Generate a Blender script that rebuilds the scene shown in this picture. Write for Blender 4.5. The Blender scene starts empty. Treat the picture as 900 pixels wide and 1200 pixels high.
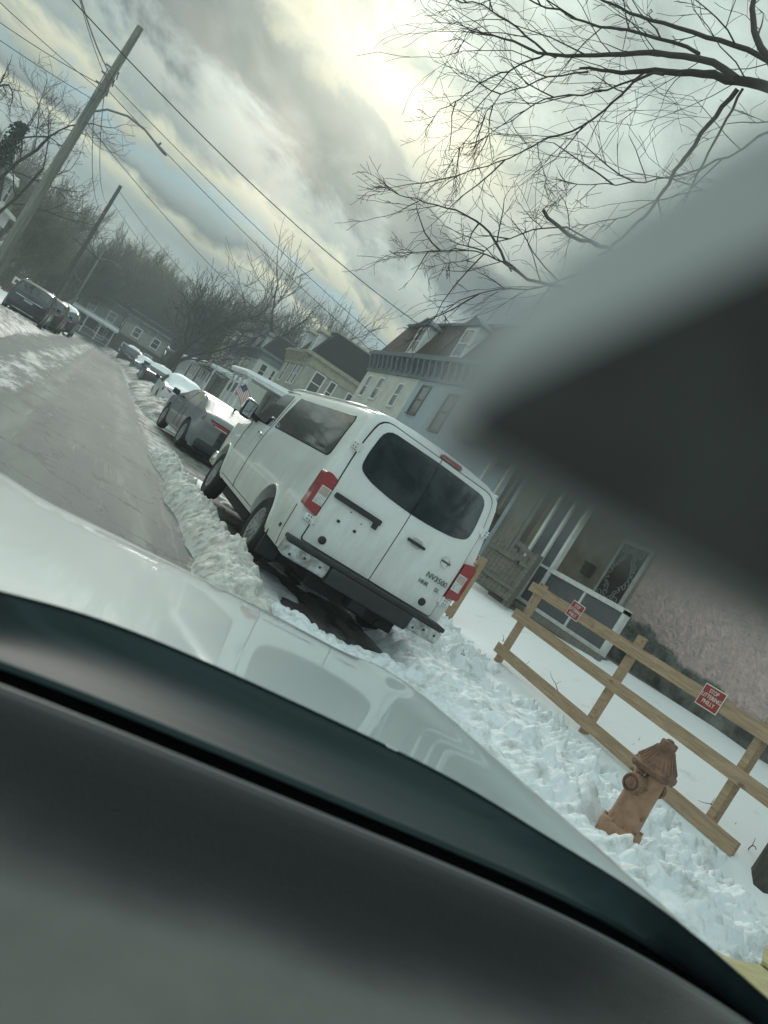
import bpy, bmesh, math, random
import numpy as np
from mathutils import Vector, Matrix

SC = bpy.context.scene
COL = SC.collection
rad = math.radians

# ------------------------------------------------------------------ camera
CAM_Z = 1.45
yaw, pit, roll = rad(22.4), rad(-1.15), rad(31.7)
fwd = Vector((math.sin(yaw)*math.cos(pit), math.cos(yaw)*math.cos(pit), math.sin(pit)))
r0 = Vector((math.cos(yaw), -math.sin(yaw), 0))
u0 = r0.cross(fwd)
cr, sr = math.cos(roll), math.sin(roll)
camR = cr*r0 + sr*u0
camU = -sr*r0 + cr*u0
cd = bpy.data.cameras.new('camera')
cam = bpy.data.objects.new('camera', cd)
COL.objects.link(cam)
M = Matrix.Identity(4)
for i in range(3):
    M[i][0] = camR[i]; M[i][1] = camU[i]; M[i][2] = -fwd[i]
M[0][3], M[1][3], M[2][3] = 0, 0, CAM_Z
cam.matrix_world = M
cd.sensor_fit = 'VERTICAL'
cd.sensor_height = 24.0
cd.sensor_width = 18.0
cd.lens = 920/1200*24.0
cd.clip_start = 0.01
cd.clip_end = 3000
cd.dof.use_dof = True
cd.dof.focus_distance = 9.0
cd.dof.aperture_fstop = cd.lens/7.5
SC.camera = cam

# ------------------------------------------------------------------ world
SUN_EL, SUN_AZ = rad(23.0), rad(6.0)          # azimuth measured from +Y towards +X
W = bpy.data.worlds.new("World")
SC.world = W
W.use_nodes = True
nt = W.node_tree
nt.nodes.clear()
def wn(t, **kw):
    n = nt.nodes.new(t)
    for k, v in kw.items():
        setattr(n, k, v)
    return n
def wl(a, b): nt.links.new(a, b)
def wmath(op, a, b=None, c=None):
    n = wn('ShaderNodeMath', operation=op)
    for i, v in enumerate((a, b, c)):
        if v is None: continue
        if isinstance(v, (int, float)): n.inputs[i].default_value = v
        else: wl(v, n.inputs[i])
    return n.outputs[0]
wout = wn('ShaderNodeOutputWorld')
wbg = wn('ShaderNodeBackground')
wl(wbg.outputs[0], wout.inputs[0])
sky = wn('ShaderNodeTexSky', sky_type='NISHITA')
sky.sun_disc = False
sky.sun_elevation = SUN_EL
sky.sun_rotation = SUN_AZ
sky.dust_density = 2.0
tc = wn('ShaderNodeTexCoord')
sep = wn('ShaderNodeSeparateXYZ')
wl(tc.outputs['Generated'], sep.inputs[0])
dx, dy, dz = sep.outputs
zc = wmath('MAXIMUM', dz, 0.03)
px = wmath('DIVIDE', dx, zc)
py = wmath('DIVIDE', dy, zc)
ta = rad(74)
ca = wmath('ADD', wmath('MULTIPLY', px, math.sin(ta)), wmath('MULTIPLY', py, math.cos(ta)))
cb = wmath('ADD', wmath('MULTIPLY', px, -math.cos(ta)), wmath('MULTIPLY', py, math.sin(ta)))
comb = wn('ShaderNodeCombineXYZ')
wl(wmath('MULTIPLY', dx, 1.0), comb.inputs[0]); wl(wmath('MULTIPLY', dy, 1.0), comb.inputs[1]); wl(wmath('ADD', wmath('MULTIPLY', dz, 1.75), wmath('MULTIPLY', dx, 0.40)), comb.inputs[2])
n1 = wn('ShaderNodeTexNoise'); n1.inputs['Scale'].default_value = 3.1
n1.inputs['Detail'].default_value = 5; n1.inputs['Roughness'].default_value = 0.5
wl(comb.outputs[0], n1.inputs['Vector'])
n2 = wn('ShaderNodeTexNoise'); n2.inputs['Scale'].default_value = 8.5
n2.inputs['Detail'].default_value = 9; n2.inputs['Roughness'].default_value = 0.63
n2.inputs['Distortion'].default_value = 0.35
wl(comb.outputs[0], n2.inputs['Vector'])
# banded cloud deck: band coordinate wobbled by noise
wob = wmath('ADD', wmath('MULTIPLY', wmath('SUBTRACT', n1.outputs[0], 0.5), 0.085),
            wmath('MULTIPLY', wmath('SUBTRACT', n2.outputs[0], 0.5), 0.20))
bb = wmath('ADD', cb, wmath('MULTIPLY', wob, wmath('ADD', 1.0, wmath('MINIMUM', wmath('MULTIPLY', cb, cb), 13.0))))
mr = wn('ShaderNodeMapRange')
mr.inputs[1].default_value = -4; mr.inputs[2].default_value = 10
wl(bb, mr.inputs[0])
ramp = wn('ShaderNodeValToRGB')
wl(mr.outputs[0], ramp.inputs[0])
DARK = (0.072, 0.096, 0.104); DARK2 = (0.100, 0.127, 0.134); MID = (0.217, 0.268, 0.264); LT = (0.285, 0.328, 0.301)
CREAM = (0.593, 0.570, 0.405); CREAM2 = (0.479, 0.479, 0.353); PALE = (0.365, 0.439, 0.399); BLUE = (0.228, 0.336, 0.370); OVER = (0.56, 0.72, 0.72)
stops = [(-4, OVER), (-0.4, OVER), (0.9, PALE), (1.7, PALE), (2.0, CREAM), (2.22, CREAM2), (2.42, DARK2), (2.62, DARK), (3.18, DARK), (3.5, MID), (3.75, LT),
         (4.05, MID), (4.5, CREAM2), (4.85, LT), (5.1, BLUE), (5.5, MID), (5.95, DARK2), (6.35, CREAM2), (6.8, LT), (7.6, MID), (10, LT)]
el = ramp.color_ramp.elements
while len(el) > 1: el.remove(el[-1])
for i, (b, c) in enumerate(stops):
    e = el[0] if i == 0 else el.new((b+4)/14)
    e.position = (b+4)/14
    e.color = (*c, 1)
# the cream light stays near the veiled sun; farther right the deck is plain pale
def wrange(v, a, b, c=0.0, d=1.0):
    n = wn('ShaderNodeMapRange', interpolation_type='SMOOTHSTEP'); wl(v, n.inputs[0])
    for i, q in enumerate((a, b, c, d)): n.inputs[i+1].default_value = q
    return n.outputs[0]
palef = wmath('MULTIPLY', wrange(ca, 1.05, 1.7), wrange(bb, 2.25, 2.6, 1.0, 0.0))
rmix = wn('ShaderNodeMix', data_type='RGBA'); wl(palef, rmix.inputs[0]); wl(ramp.outputs[0], rmix.inputs[6]); rmix.inputs[7].default_value = (0.40, 0.455, 0.415, 1)
# wisps: multiply by fine noise
wisp = wn('ShaderNodeMapRange'); wisp.inputs[1].default_value = 0.3; wisp.inputs[2].default_value = 0.72
wisp.inputs[3].default_value = 0.68; wisp.inputs[4].default_value = 1.30
wl(n2.outputs[0], wisp.inputs[0])
cl = wn('ShaderNodeVectorMath', operation='SCALE')
wl(rmix.outputs[2], cl.inputs[0]); wl(wisp.outputs[0], cl.inputs['Scale'])
# the sun glowing through the deck
sd = Vector((math.sin(SUN_AZ)*math.cos(SUN_EL), math.cos(SUN_AZ)*math.cos(SUN_EL), math.sin(SUN_EL)))
dot = wn('ShaderNodeVectorMath', operation='DOT_PRODUCT')
wl(tc.outputs['Generated'], dot.inputs[0]); dot.inputs[1].default_value = sd
glow = wmath('POWER', wmath('MAXIMUM', dot.outputs['Value'], 0.0), 70)
gcol = wn('ShaderNodeVectorMath', operation='SCALE'); gcol.inputs[0].default_value = (0.42, 0.41, 0.32)
wl(wmath('MULTIPLY', glow, wisp.outputs[0]), gcol.inputs['Scale'])
add1 = wn('ShaderNodeVectorMath', operation='ADD'); wl(cl.outputs[0], add1.inputs[0]); wl(gcol.outputs[0], add1.inputs[1])
# thin places let a little of the clear sky through
skys = wn('ShaderNodeVectorMath', operation='SCALE'); wl(sky.outputs[0], skys.inputs[0]); skys.inputs['Scale'].default_value = 0.09
gap = wn('ShaderNodeMapRange'); gap.inputs[1].default_value = 0.52; gap.inputs[2].default_value = 0.80
gap.inputs[3].default_value = 0.0; gap.inputs[4].default_value = 0.10
wl(n1.outputs[0], gap.inputs[0])
mix = wn('ShaderNodeMix', data_type='RGBA')
wl(gap.outputs[0], mix.inputs[0]); wl(add1.outputs[0], mix.inputs[6]); wl(skys.outputs[0], mix.inputs[7])
# towards the horizon the deck closes into pale mist
hz = wn('ShaderNodeMapRange'); hz.inputs[1].default_value = 0.0; hz.inputs[2].default_value = 0.13
hz.inputs[3].default_value = 0.75; hz.inputs[4].default_value = 0.0
wl(dz, hz.inputs[0])
mix2 = wn('ShaderNodeMix', data_type='RGBA')
wl(hz.outputs[0], mix2.inputs[0]); wl(mix.outputs[2], mix2.inputs[6]); mix2.inputs[7].default_value = (0.28, 0.32, 0.30, 1)
wl(mix2.outputs[2], wbg.inputs[0])
wbg.inputs[1].default_value = 1.0

sl = bpy.data.lights.new('sun', 'SUN')
sl.energy = 1.1
sl.angle = rad(14)
sl.color = (1.0, 0.975, 0.91)
so = bpy.data.objects.new('sun', sl)
COL.objects.link(so)
so.rotation_euler = sd.to_track_quat('Z', 'Y').to_euler()
so.location = (0, 40, 40)

SC.view_settings.view_transform = 'Standard'
SC.view_settings.look = 'None'
SC.view_settings.exposure = 0.70
SC.view_settings.gamma = 1.0
SC.render.engine = 'CYCLES'
SC.cycles.max_bounces = 6
SC.cycles.diffuse_bounces = 3
SC.cycles.glossy_bounces = 3
SC.cycles.transparent_max_bounces = 8
SC.cycles.use_denoising = True

# ------------------------------------------------------------------ materials
MATS = {}
def mat(name, col, rough=0.6, var=0.0, scale=4.0, bump=0.0, bscale=None, metal=0.0, coat=0.0, spec=0.5,
        col2=None, stretch=None, detail=6, dist=0.0, bdist=0.02):
    """procedural material: noise mixes col and col2 (or a darker col) and drives a bump"""
    if name in MATS: return MATS[name]
    m = bpy.data.materials.new(name); m.use_nodes = True
    t = m.node_tree; N = t.nodes; L = t.links
    p = N['Principled BSDF']
    p.inputs['Roughness'].default_value = rough
    p.inputs['Metallic'].default_value = metal
    p.inputs['Coat Weight'].default_value = coat
    p.inputs['Coat Roughness'].default_value = 0.04
    p.inputs['Specular IOR Level'].default_value = spec
    p.inputs['Base Color'].default_value = (*col, 1)
    if var > 0 or bump > 0 or col2:
        tcn = N.new('ShaderNodeTexCoord'); mp = N.new('ShaderNodeMapping')
        L.new(tcn.outputs['Object'], mp.inputs[0])
        if stretch: mp.inputs['Scale'].default_value = stretch
        nz = N.new('ShaderNodeTexNoise'); nz.inputs['Scale'].default_value = scale
        nz.inputs['Detail'].default_value = detail; nz.inputs['Roughness'].default_value = 0.6
        nz.inputs['Distortion'].default_value = dist
        L.new(mp.outputs[0], nz.inputs['Vector'])
        if var > 0 or col2:
            c2 = col2 if col2 else tuple(max(0, c*(1-var)) for c in col)
            r = N.new('ShaderNodeValToRGB')
            r.color_ramp.elements[0].position = 0.36; r.color_ramp.elements[0].color = (*c2, 1)
            r.color_ramp.elements[1].position = 0.64; r.color_ramp.elements[1].color = (*col, 1)
            L.new(nz.outputs[0], r.inputs[0]); L.new(r.outputs[0], p.inputs['Base Color'])
        if bump > 0:
            nb = nz
            if bscale:
                nb = N.new('ShaderNodeTexNoise'); nb.inputs['Scale'].default_value = bscale
                nb.inputs['Detail'].default_value = 5
                L.new(mp.outputs[0], nb.inputs['Vector'])
            b = N.new('ShaderNodeBump'); b.inputs['Strength'].default_value = bump; b.inputs['Distance'].default_value = bdist
            L.new(nb.outputs[0], b.inputs['Height']); L.new(b.outputs[0], p.inputs['Normal'])
    MATS[name] = m
    return m

# ------------------------------------------------------------------ mesh helpers
class MB:
    def __init__(s): s.v = []; s.f = []
    def add(s, vs, fs):
        o = len(s.v); s.v.extend([tuple(map(float, v)) for v in vs]); s.f.extend([tuple(i+o for i in f) for f in fs]); return s
    def box(s, x0, x1, y0, y1, z0, z1):
        return s.add([(x0,y0,z0),(x1,y0,z0),(x1,y1,z0),(x0,y1,z0),(x0,y0,z1),(x1,y0,z1),(x1,y1,z1),(x0,y1,z1)],
                     [(0,3,2,1),(4,5,6,7),(0,1,5,4),(1,2,6,5),(2,3,7,6),(3,0,4,7)])
    def bbox(s, x0, x1, y0, y1, z0, z1, b=0.01):
        """box with bevelled edges"""
        bm = bmesh.new(); bmesh.ops.create_cube(bm, size=1.0)
        for v in bm.verts:
            v.co = Vector(((x0+x1)/2+v.co.x*(x1-x0), (y0+y1)/2+v.co.y*(y1-y0), (z0+z1)/2+v.co.z*(z1-z0)))
        bmesh.ops.bevel(bm, geom=bm.edges[:], offset=b, segments=2, profile=0.5, affect='EDGES')
        return s.bm(bm)
    def bm(s, bm):
        bm.verts.index_update()
        s.add([v.co[:] for v in bm.verts], [[v.index for v in f.verts] for f in bm.faces]); bm.free(); return s
    def beam(s, a, b, w, h, up=(0,0,1), roll=0):
        """square bar from a to b"""
        a = Vector(a); b = Vector(b); d = (b-a).normalized(); u = Vector(up)
        if abs(d.dot(u)) > 0.99: u = Vector((0,1,0))
        r = d.cross(u).normalized(); u = r.cross(d).normalized()
        vs = []
        for p in (a, b):
            for sx, sz in ((-1,-1),(1,-1),(1,1),(-1,1)): vs.append(p + r*sx*w/2 + u*sz*h/2)
        return s.add(vs, [(0,1,2,3),(7,6,5,4),(0,4,5,1),(1,5,6,2),(2,6,7,3),(3,7,4,0)])
    def tube(s, pts, rads, n=8, cap=True):
        pts = [Vector(p) for p in pts]
        if isinstance(rads, (int, float)): rads = [rads]*len(pts)
        vs = []; fs = []; ref = None
        for i, p in enumerate(pts):
            d = (pts[min(i+1, len(pts)-1)] - pts[max(i-1, 0)])
            if d.length < 1e-9: d = Vector((0,0,1))
            d.normalize()
            if ref is None:
                ref = Vector((0,0,1)) if abs(d.z) < 0.9 else Vector((1,0,0))
            r = d.cross(ref)
            if r.length < 1e-6: r = d.orthogonal()
            r.normalize(); u = r.cross(d); ref = u
            for k in range(n):
                a = 2*math.pi*k/n
                vs.append(p + (r*math.cos(a) + u*math.sin(a))*rads[i])
        for i in range(len(pts)-1):
            for k in range(n):
                k2 = (k+1) % n
                fs.append((i*n+k, i*n+k2, (i+1)*n+k2, (i+1)*n+k))
        if cap:
            fs.append(tuple(range(n))[::-1]); fs.append(tuple((len(pts)-1)*n+k for k in range(n)))
        return s.add(vs, fs)
    def lathe(s, prof, n=24, origin=(0,0,0), axis='z'):
        """prof: list of (r, h)"""
        vs = []; fs = []
        for r, h in prof:
            for k in range(n):
                a = 2*math.pi*k/n; c, d = r*math.cos(a), r*math.sin(a)
                v = (c, d, h) if axis == 'z' else ((h, c, d) if axis == 'x' else (d, h, c))
                vs.append((v[0]+origin[0], v[1]+origin[1], v[2]+origin[2]))
        for i in range(len(prof)-1):
            for k in range(n):
                k2 = (k+1) % n
                fs.append((i*n+k, i*n+k2, (i+1)*n+k2, (i+1)*n+k))
        fs.append(tuple(range(n))[::-1]); fs.append(tuple((len(prof)-1)*n+k for k in range(n)))
        return s.add(vs, fs)
    def prism(s, poly, h0, h1, axis='x'):
        """poly in the plane perpendicular to axis: x->(y,z) y->(x,z) z->(x,y)"""
        n = len(poly)
        def q(p, h): return (h, p[0], p[1]) if axis == 'x' else ((p[0], h, p[1]) if axis == 'y' else (p[0], p[1], h))
        vs = [q(p, h0) for p in poly] + [q(p, h1) for p in poly]
        fs = [tuple(range(n))[::-1], tuple(range(n, 2*n))] + [(i, (i+1) % n, n+(i+1) % n, n+i) for i in range(n)]
        return s.add(vs, fs)
    def patch(s, outline, fn, rings=6, depth=0.01):
        """panel that follows a surface: outline (u,v) points, fn(u,v,off)->(x,y,z)"""
        n = len(outline); cu = sum(p[0] for p in outline)/n; cv = sum(p[1] for p in outline)/n
        vs = []; fs = []
        for p in outline: vs.append(fn(p[0], p[1], -depth))
        for i in range(rings+1):
            t = 1 - i/(rings+0.0)
            if i == rings: break
            for p in outline: vs.append(fn(cu+(p[0]-cu)*t, cv+(p[1]-cv)*t, 0.0))
        c = len(vs); vs.append(fn(cu, cv, 0.0))
        for i in range(rings):
            for k in range(n):
                k2 = (k+1) % n
                fs.append((i*n+k, i*n+k2, (i+1)*n+k2, (i+1)*n+k))
        for k in range(n): fs.append((rings*n+k, rings*n+(k+1) % n, c))
        return s.add(vs, fs)
    def build(s, name, material, parent=None, smooth=None, loc=None):
        me = bpy.data.meshes.new(name)
        me.from_pydata(s.v, [], s.f)
        me.materials.append(material)
        bm = bmesh.new(); bm.from_mesh(me)
        bmesh.ops.recalc_face_normals(bm, faces=bm.faces[:]); bm.to_mesh(me); bm.free()
        if smooth is not None:
            me.polygons.foreach_set('use_smooth', [True]*len(me.polygons))
            me.set_sharp_from_angle(angle=rad(smooth))
        o = bpy.data.objects.new(name, me); COL.objects.link(o)
        if parent: o.parent = parent
        if loc: o.location = loc
        return o

def npmesh(name, V, Fq, material, smooth=True, tri=False):
    """fast mesh from numpy arrays (quads or tris)"""
    me = bpy.data.meshes.new(name)
    k = Fq.shape[1]
    me.vertices.add(len(V)); me.vertices.foreach_set('co', np.asarray(V, np.float32).ravel())
    me.loops.add(Fq.size); me.loops.foreach_set('vertex_index', Fq.astype(np.int32).ravel())
    me.polygons.add(len(Fq)); me.polygons.foreach_set('loop_start', np.arange(0, Fq.size, k, dtype=np.int32))
    try: me.polygons.foreach_set('loop_total', np.full(len(Fq), k, np.int32))
    except Exception: pass
    me.update(calc_edges=True)
    if smooth: me.polygons.foreach_set('use_smooth', np.ones(len(Fq), bool))
    me.materials.append(material)
    return me

def grid_faces(nx, ny):
    i = np.arange(nx-1)[:, None]; j = np.arange(ny-1)[None, :]
    a = (i*ny + j).ravel()
    return np.stack([a, a+ny, a+ny+1, a+1], 1)

def tag(o, label=None, cat=None, group=None, kind=None):
    if label: o['label'] = label
    if cat: o['category'] = cat
    if group: o['group'] = group
    if kind: o['kind'] = kind
    return o
def thing(name, label, cat, loc=(0,0,0), rotz=0.0, group=None):
    o = bpy.data.objects.new(name, None); COL.objects.link(o)
    o.empty_display_size = 0.2
    o.location = loc; o.rotation_euler = (0, 0, rotz)
    return tag(o, label, cat, group)
def obj(name, me, parent=None, loc=None):
    o = bpy.data.objects.new(name, me); COL.objects.link(o)
    if parent: o.parent = parent
    if loc: o.location = loc
    return o
def copy_tree(o, parent=None):
    c = o.copy(); COL.objects.link(c); c.parent = parent
    for ch in list(o.children): copy_tree(ch, c)
    return c
def rrect(u0, u1, v0, v1, r, n=5):
    """rounded rectangle outline"""
    pts = []
    for cx, cy, a0 in ((u1-r, v1-r, 0), (u0+r, v1-r, 90), (u0+r, v0+r, 180), (u1-r, v0+r, 270)):
        for k in range(n+1):
            a = rad(a0+90*k/n); pts.append((cx+r*math.cos(a), cy+r*math.sin(a)))
    return densify(pts)
def densify(pts, step=0.12):
    out = []
    for i, p in enumerate(pts):
        q = pts[(i+1) % len(pts)]; d = math.hypot(q[0]-p[0], q[1]-p[1]); k = max(1, int(d/step))
        for j in range(k): out.append((p[0]+(q[0]-p[0])*j/k, p[1]+(q[1]-p[1])*j/k))
    return out
def roundpoly(pts, r, n=4):
    """round the corners of a polygon"""
    out = []; N = len(pts)
    for i in range(N):
        a = Vector(pts[i-1]); b = Vector(pts[i]); c = Vector(pts[(i+1) % N])
        rr = r[i] if isinstance(r, (list, tuple)) else r
        d1 = (a-b); d2 = (c-b); l = min(rr, d1.length*0.45, d2.length*0.45)
        p = b+d1.normalized()*l; q = b+d2.normalized()*l
        for k in range(n+1):
            t = k/n; out.append(tuple((1-t)**2*p + 2*t*(1-t)*b + t*t*q))
    return densify(out)
def boolean_cut(o, cutters):
    """cut meshes out of o, then bake and remove the cutters"""
    for c in cutters:
        m = o.modifiers.new('cut', 'BOOLEAN'); m.operation = 'DIFFERENCE'; m.object = c; m.solver = 'EXACT'
    bpy.context.view_layer.update()
    dg = bpy.context.evaluated_depsgraph_get()
    me = bpy.data.meshes.new_from_object(o.evaluated_get(dg))
    if len(me.polygons) > 20:
        o.modifiers.clear(); old = o.data; o.data = me; me.name = old.name
    else:
        o.modifiers.clear()
    for c in cutters: bpy.data.objects.remove(c, do_unlink=True)
def interp(x, xs, ys):
    return float(np.interp(x, xs, ys))

def gz(y):                      # the street falls away gently ahead
    return -0.0145*max(y-6.0, 0.0)
def sx(y):                      # and bends left beyond forty metres
    return -3.0*max((y-42.0)/40.0, 0.0)**2
def sx(y):
    y = min(y, 130.0)
    return -2.0*max((y-42.0)/40.0, 0.0)**2

# ------------------------------------------------------------------ noise in numpy
def _hash(ix, iy, seed):
    h = (ix.astype(np.int64)*374761393 + iy.astype(np.int64)*668265263 + seed*1442695041) & 0xFFFFFFFF
    h = ((h ^ (h >> 13))*1274126177) & 0xFFFFFFFF
    return ((h ^ (h >> 16)) & 0xFFFF)/65535.0
def vnoise(x, y, seed=0):
    ix, iy = np.floor(x), np.floor(y); fx, fy = x-ix, y-iy
    fx = fx*fx*(3-2*fx); fy = fy*fy*(3-2*fy)
    a = _hash(ix, iy, seed); b = _hash(ix+1, iy, seed); c = _hash(ix, iy+1, seed); d = _hash(ix+1, iy+1, seed)
    return (a*(1-fx)+b*fx)*(1-fy) + (c*(1-fx)+d*fx)*fy
def fbm(x, y, seed=0, oct=4, gain=0.5):
    s = 0; amp = 1; tot = 0
    for o in range(oct):
        s = s + amp*vnoise(x*2**o, y*2**o, seed+o*17); tot += amp; amp *= gain
    return s/tot
def chunks(x, y, seed, tilt=0.6):
    """broken slabs: every cell is a tilted plate of its own height"""
    ix, iy = np.floor(x), np.floor(y)
    best = np.full(x.shape, 9.0); sec = np.full(x.shape, 9.0); hh = np.zeros(x.shape)
    for ox in (-1, 0, 1):
        for oy in (-1, 0, 1):
            cx, cy = ix+ox, iy+oy
            jx = cx + 0.1+0.8*_hash(cx, cy, seed); jy = cy + 0.1+0.8*_hash(cx, cy, seed+5)
            ax, ay = x-jx, y-jy
            d = np.sqrt(ax*ax+ay*ay)
            h = _hash(cx, cy, seed+9) + tilt*((_hash(cx, cy, seed+11)-0.5)*ax*2 + (_hash(cx, cy, seed+13)-0.5)*ay*2)
            new = d < best
            sec = np.where(new, best, np.minimum(sec, d)); hh = np.where(new, h, hh); best = np.where(new, d, best)
    edge = np.clip((sec-best)/0.18, 0, 1)
    return hh, edge
def sstep(a, b, x):
    t = np.clip((x-a)/(b-a), 0, 1); return t*t*(3-2*t)

# ------------------------------------------------------------------ snow, road and ground materials
def snow_mat(name, clean=(0.80, 0.83, 0.84), dirty=(0.42, 0.40, 0.36), amount=0.5, scale=3.0, bump=0.25, grit=0.0):
    m = bpy.data.materials.new(name); m.use_nodes = True; t = m.node_tree; N = t.nodes; L = t.links
    p = N['Principled BSDF']; p.inputs['Roughness'].default_value = 0.62
    p.inputs['Specular IOR Level'].default_value = 0.25
    tcn = N.new('ShaderNodeTexCoord')
    nz = N.new('ShaderNodeTexNoise'); nz.inputs['Scale'].default_value = scale; nz.inputs['Detail'].default_value = 8
    nz.inputs['Roughness'].default_value = 0.68
    L.new(tcn.outputs['Object'], nz.inputs['Vector'])
    r = N.new('ShaderNodeValToRGB')
    r.color_ramp.elements[0].position = 0.2+0.28*amount; r.color_ramp.elements[0].color = (*dirty, 1)
    r.color_ramp.elements[1].position = 0.42+0.24*amount; r.color_ramp.elements[1].color = (*clean, 1)
    L.new(nz.outputs[0], r.inputs[0])
    # road grit and bark crumbs lying on the snow, in drifts
    gr = N.new('ShaderNodeTexVoronoi'); gr.inputs['Scale'].default_value = 26; L.new(tcn.outputs['Object'], gr.inputs['Vector'])
    gm = N.new('ShaderNodeMapRange'); gm.inputs[1].default_value = 0.07; gm.inputs[2].default_value = 0.15; gm.inputs[3].default_value = 1.0; gm.inputs[4].default_value = 0.0; L.new(gr.outputs['Distance'], gm.inputs[0])
    g2 = N.new('ShaderNodeTexNoise'); g2.inputs['Scale'].default_value = 1.7; g2.inputs['Detail'].default_value = 5; L.new(tcn.outputs['Object'], g2.inputs['Vector'])
    g3 = N.new('ShaderNodeMapRange'); g3.inputs[1].default_value = 0.55; g3.inputs[2].default_value = 0.68; g3.inputs[3].default_value = 0.0; g3.inputs[4].default_value = grit; L.new(g2.outputs[0], g3.inputs[0])
    gx = N.new('ShaderNodeMath'); gx.operation = 'MULTIPLY'; L.new(gm.outputs[0], gx.inputs[0]); L.new(g3.outputs[0], gx.inputs[1])
    gmix = N.new('ShaderNodeMix'); gmix.data_type = 'RGBA'; L.new(gx.outputs[0], gmix.inputs[0]); L.new(r.outputs[0], gmix.inputs[6]); gmix.inputs[7].default_value = (0.10, 0.09, 0.075, 1)
    L.new(gmix.outputs[2], p.inputs['Base Color'])
    nb = N.new('ShaderNodeTexNoise'); nb.inputs['Scale'].default_value = 22; nb.inputs['Detail'].default_value = 10; nb.inputs['Roughness'].default_value = 0.7
    L.new(tcn.outputs['Object'], nb.inputs['Vector'])
    b = N.new('ShaderNodeBump'); b.inputs['Strength'].default_value = bump; b.inputs['Distance'].default_value = 0.02
    L.new(nb.outputs[0], b.inputs['Height']); L.new(b.outputs[0], p.inputs['Normal'])
    MATS[name] = m
    return m
SNOW = snow_mat('snow_clean', amount=0.0, dirty=(0.62, 0.63, 0.62))
SNOW_T = snow_mat('snow_trampled', clean=(0.80, 0.84, 0.86), dirty=(0.48, 0.48, 0.45), amount=0.34, scale=6, bump=0.7, grit=0.8)
SNOW_D = snow_mat('snow_dirty', clean=(0.66, 0.66, 0.62), dirty=(0.36, 0.34, 0.30), amount=0.62, scale=9, bump=0.6, grit=0.7)
SNOW_G = snow_mat('snow_grey', clean=(0.66, 0.66, 0.63), dirty=(0.19, 0.175, 0.155), amount=0.86, scale=1.7, bump=0.6)

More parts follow.
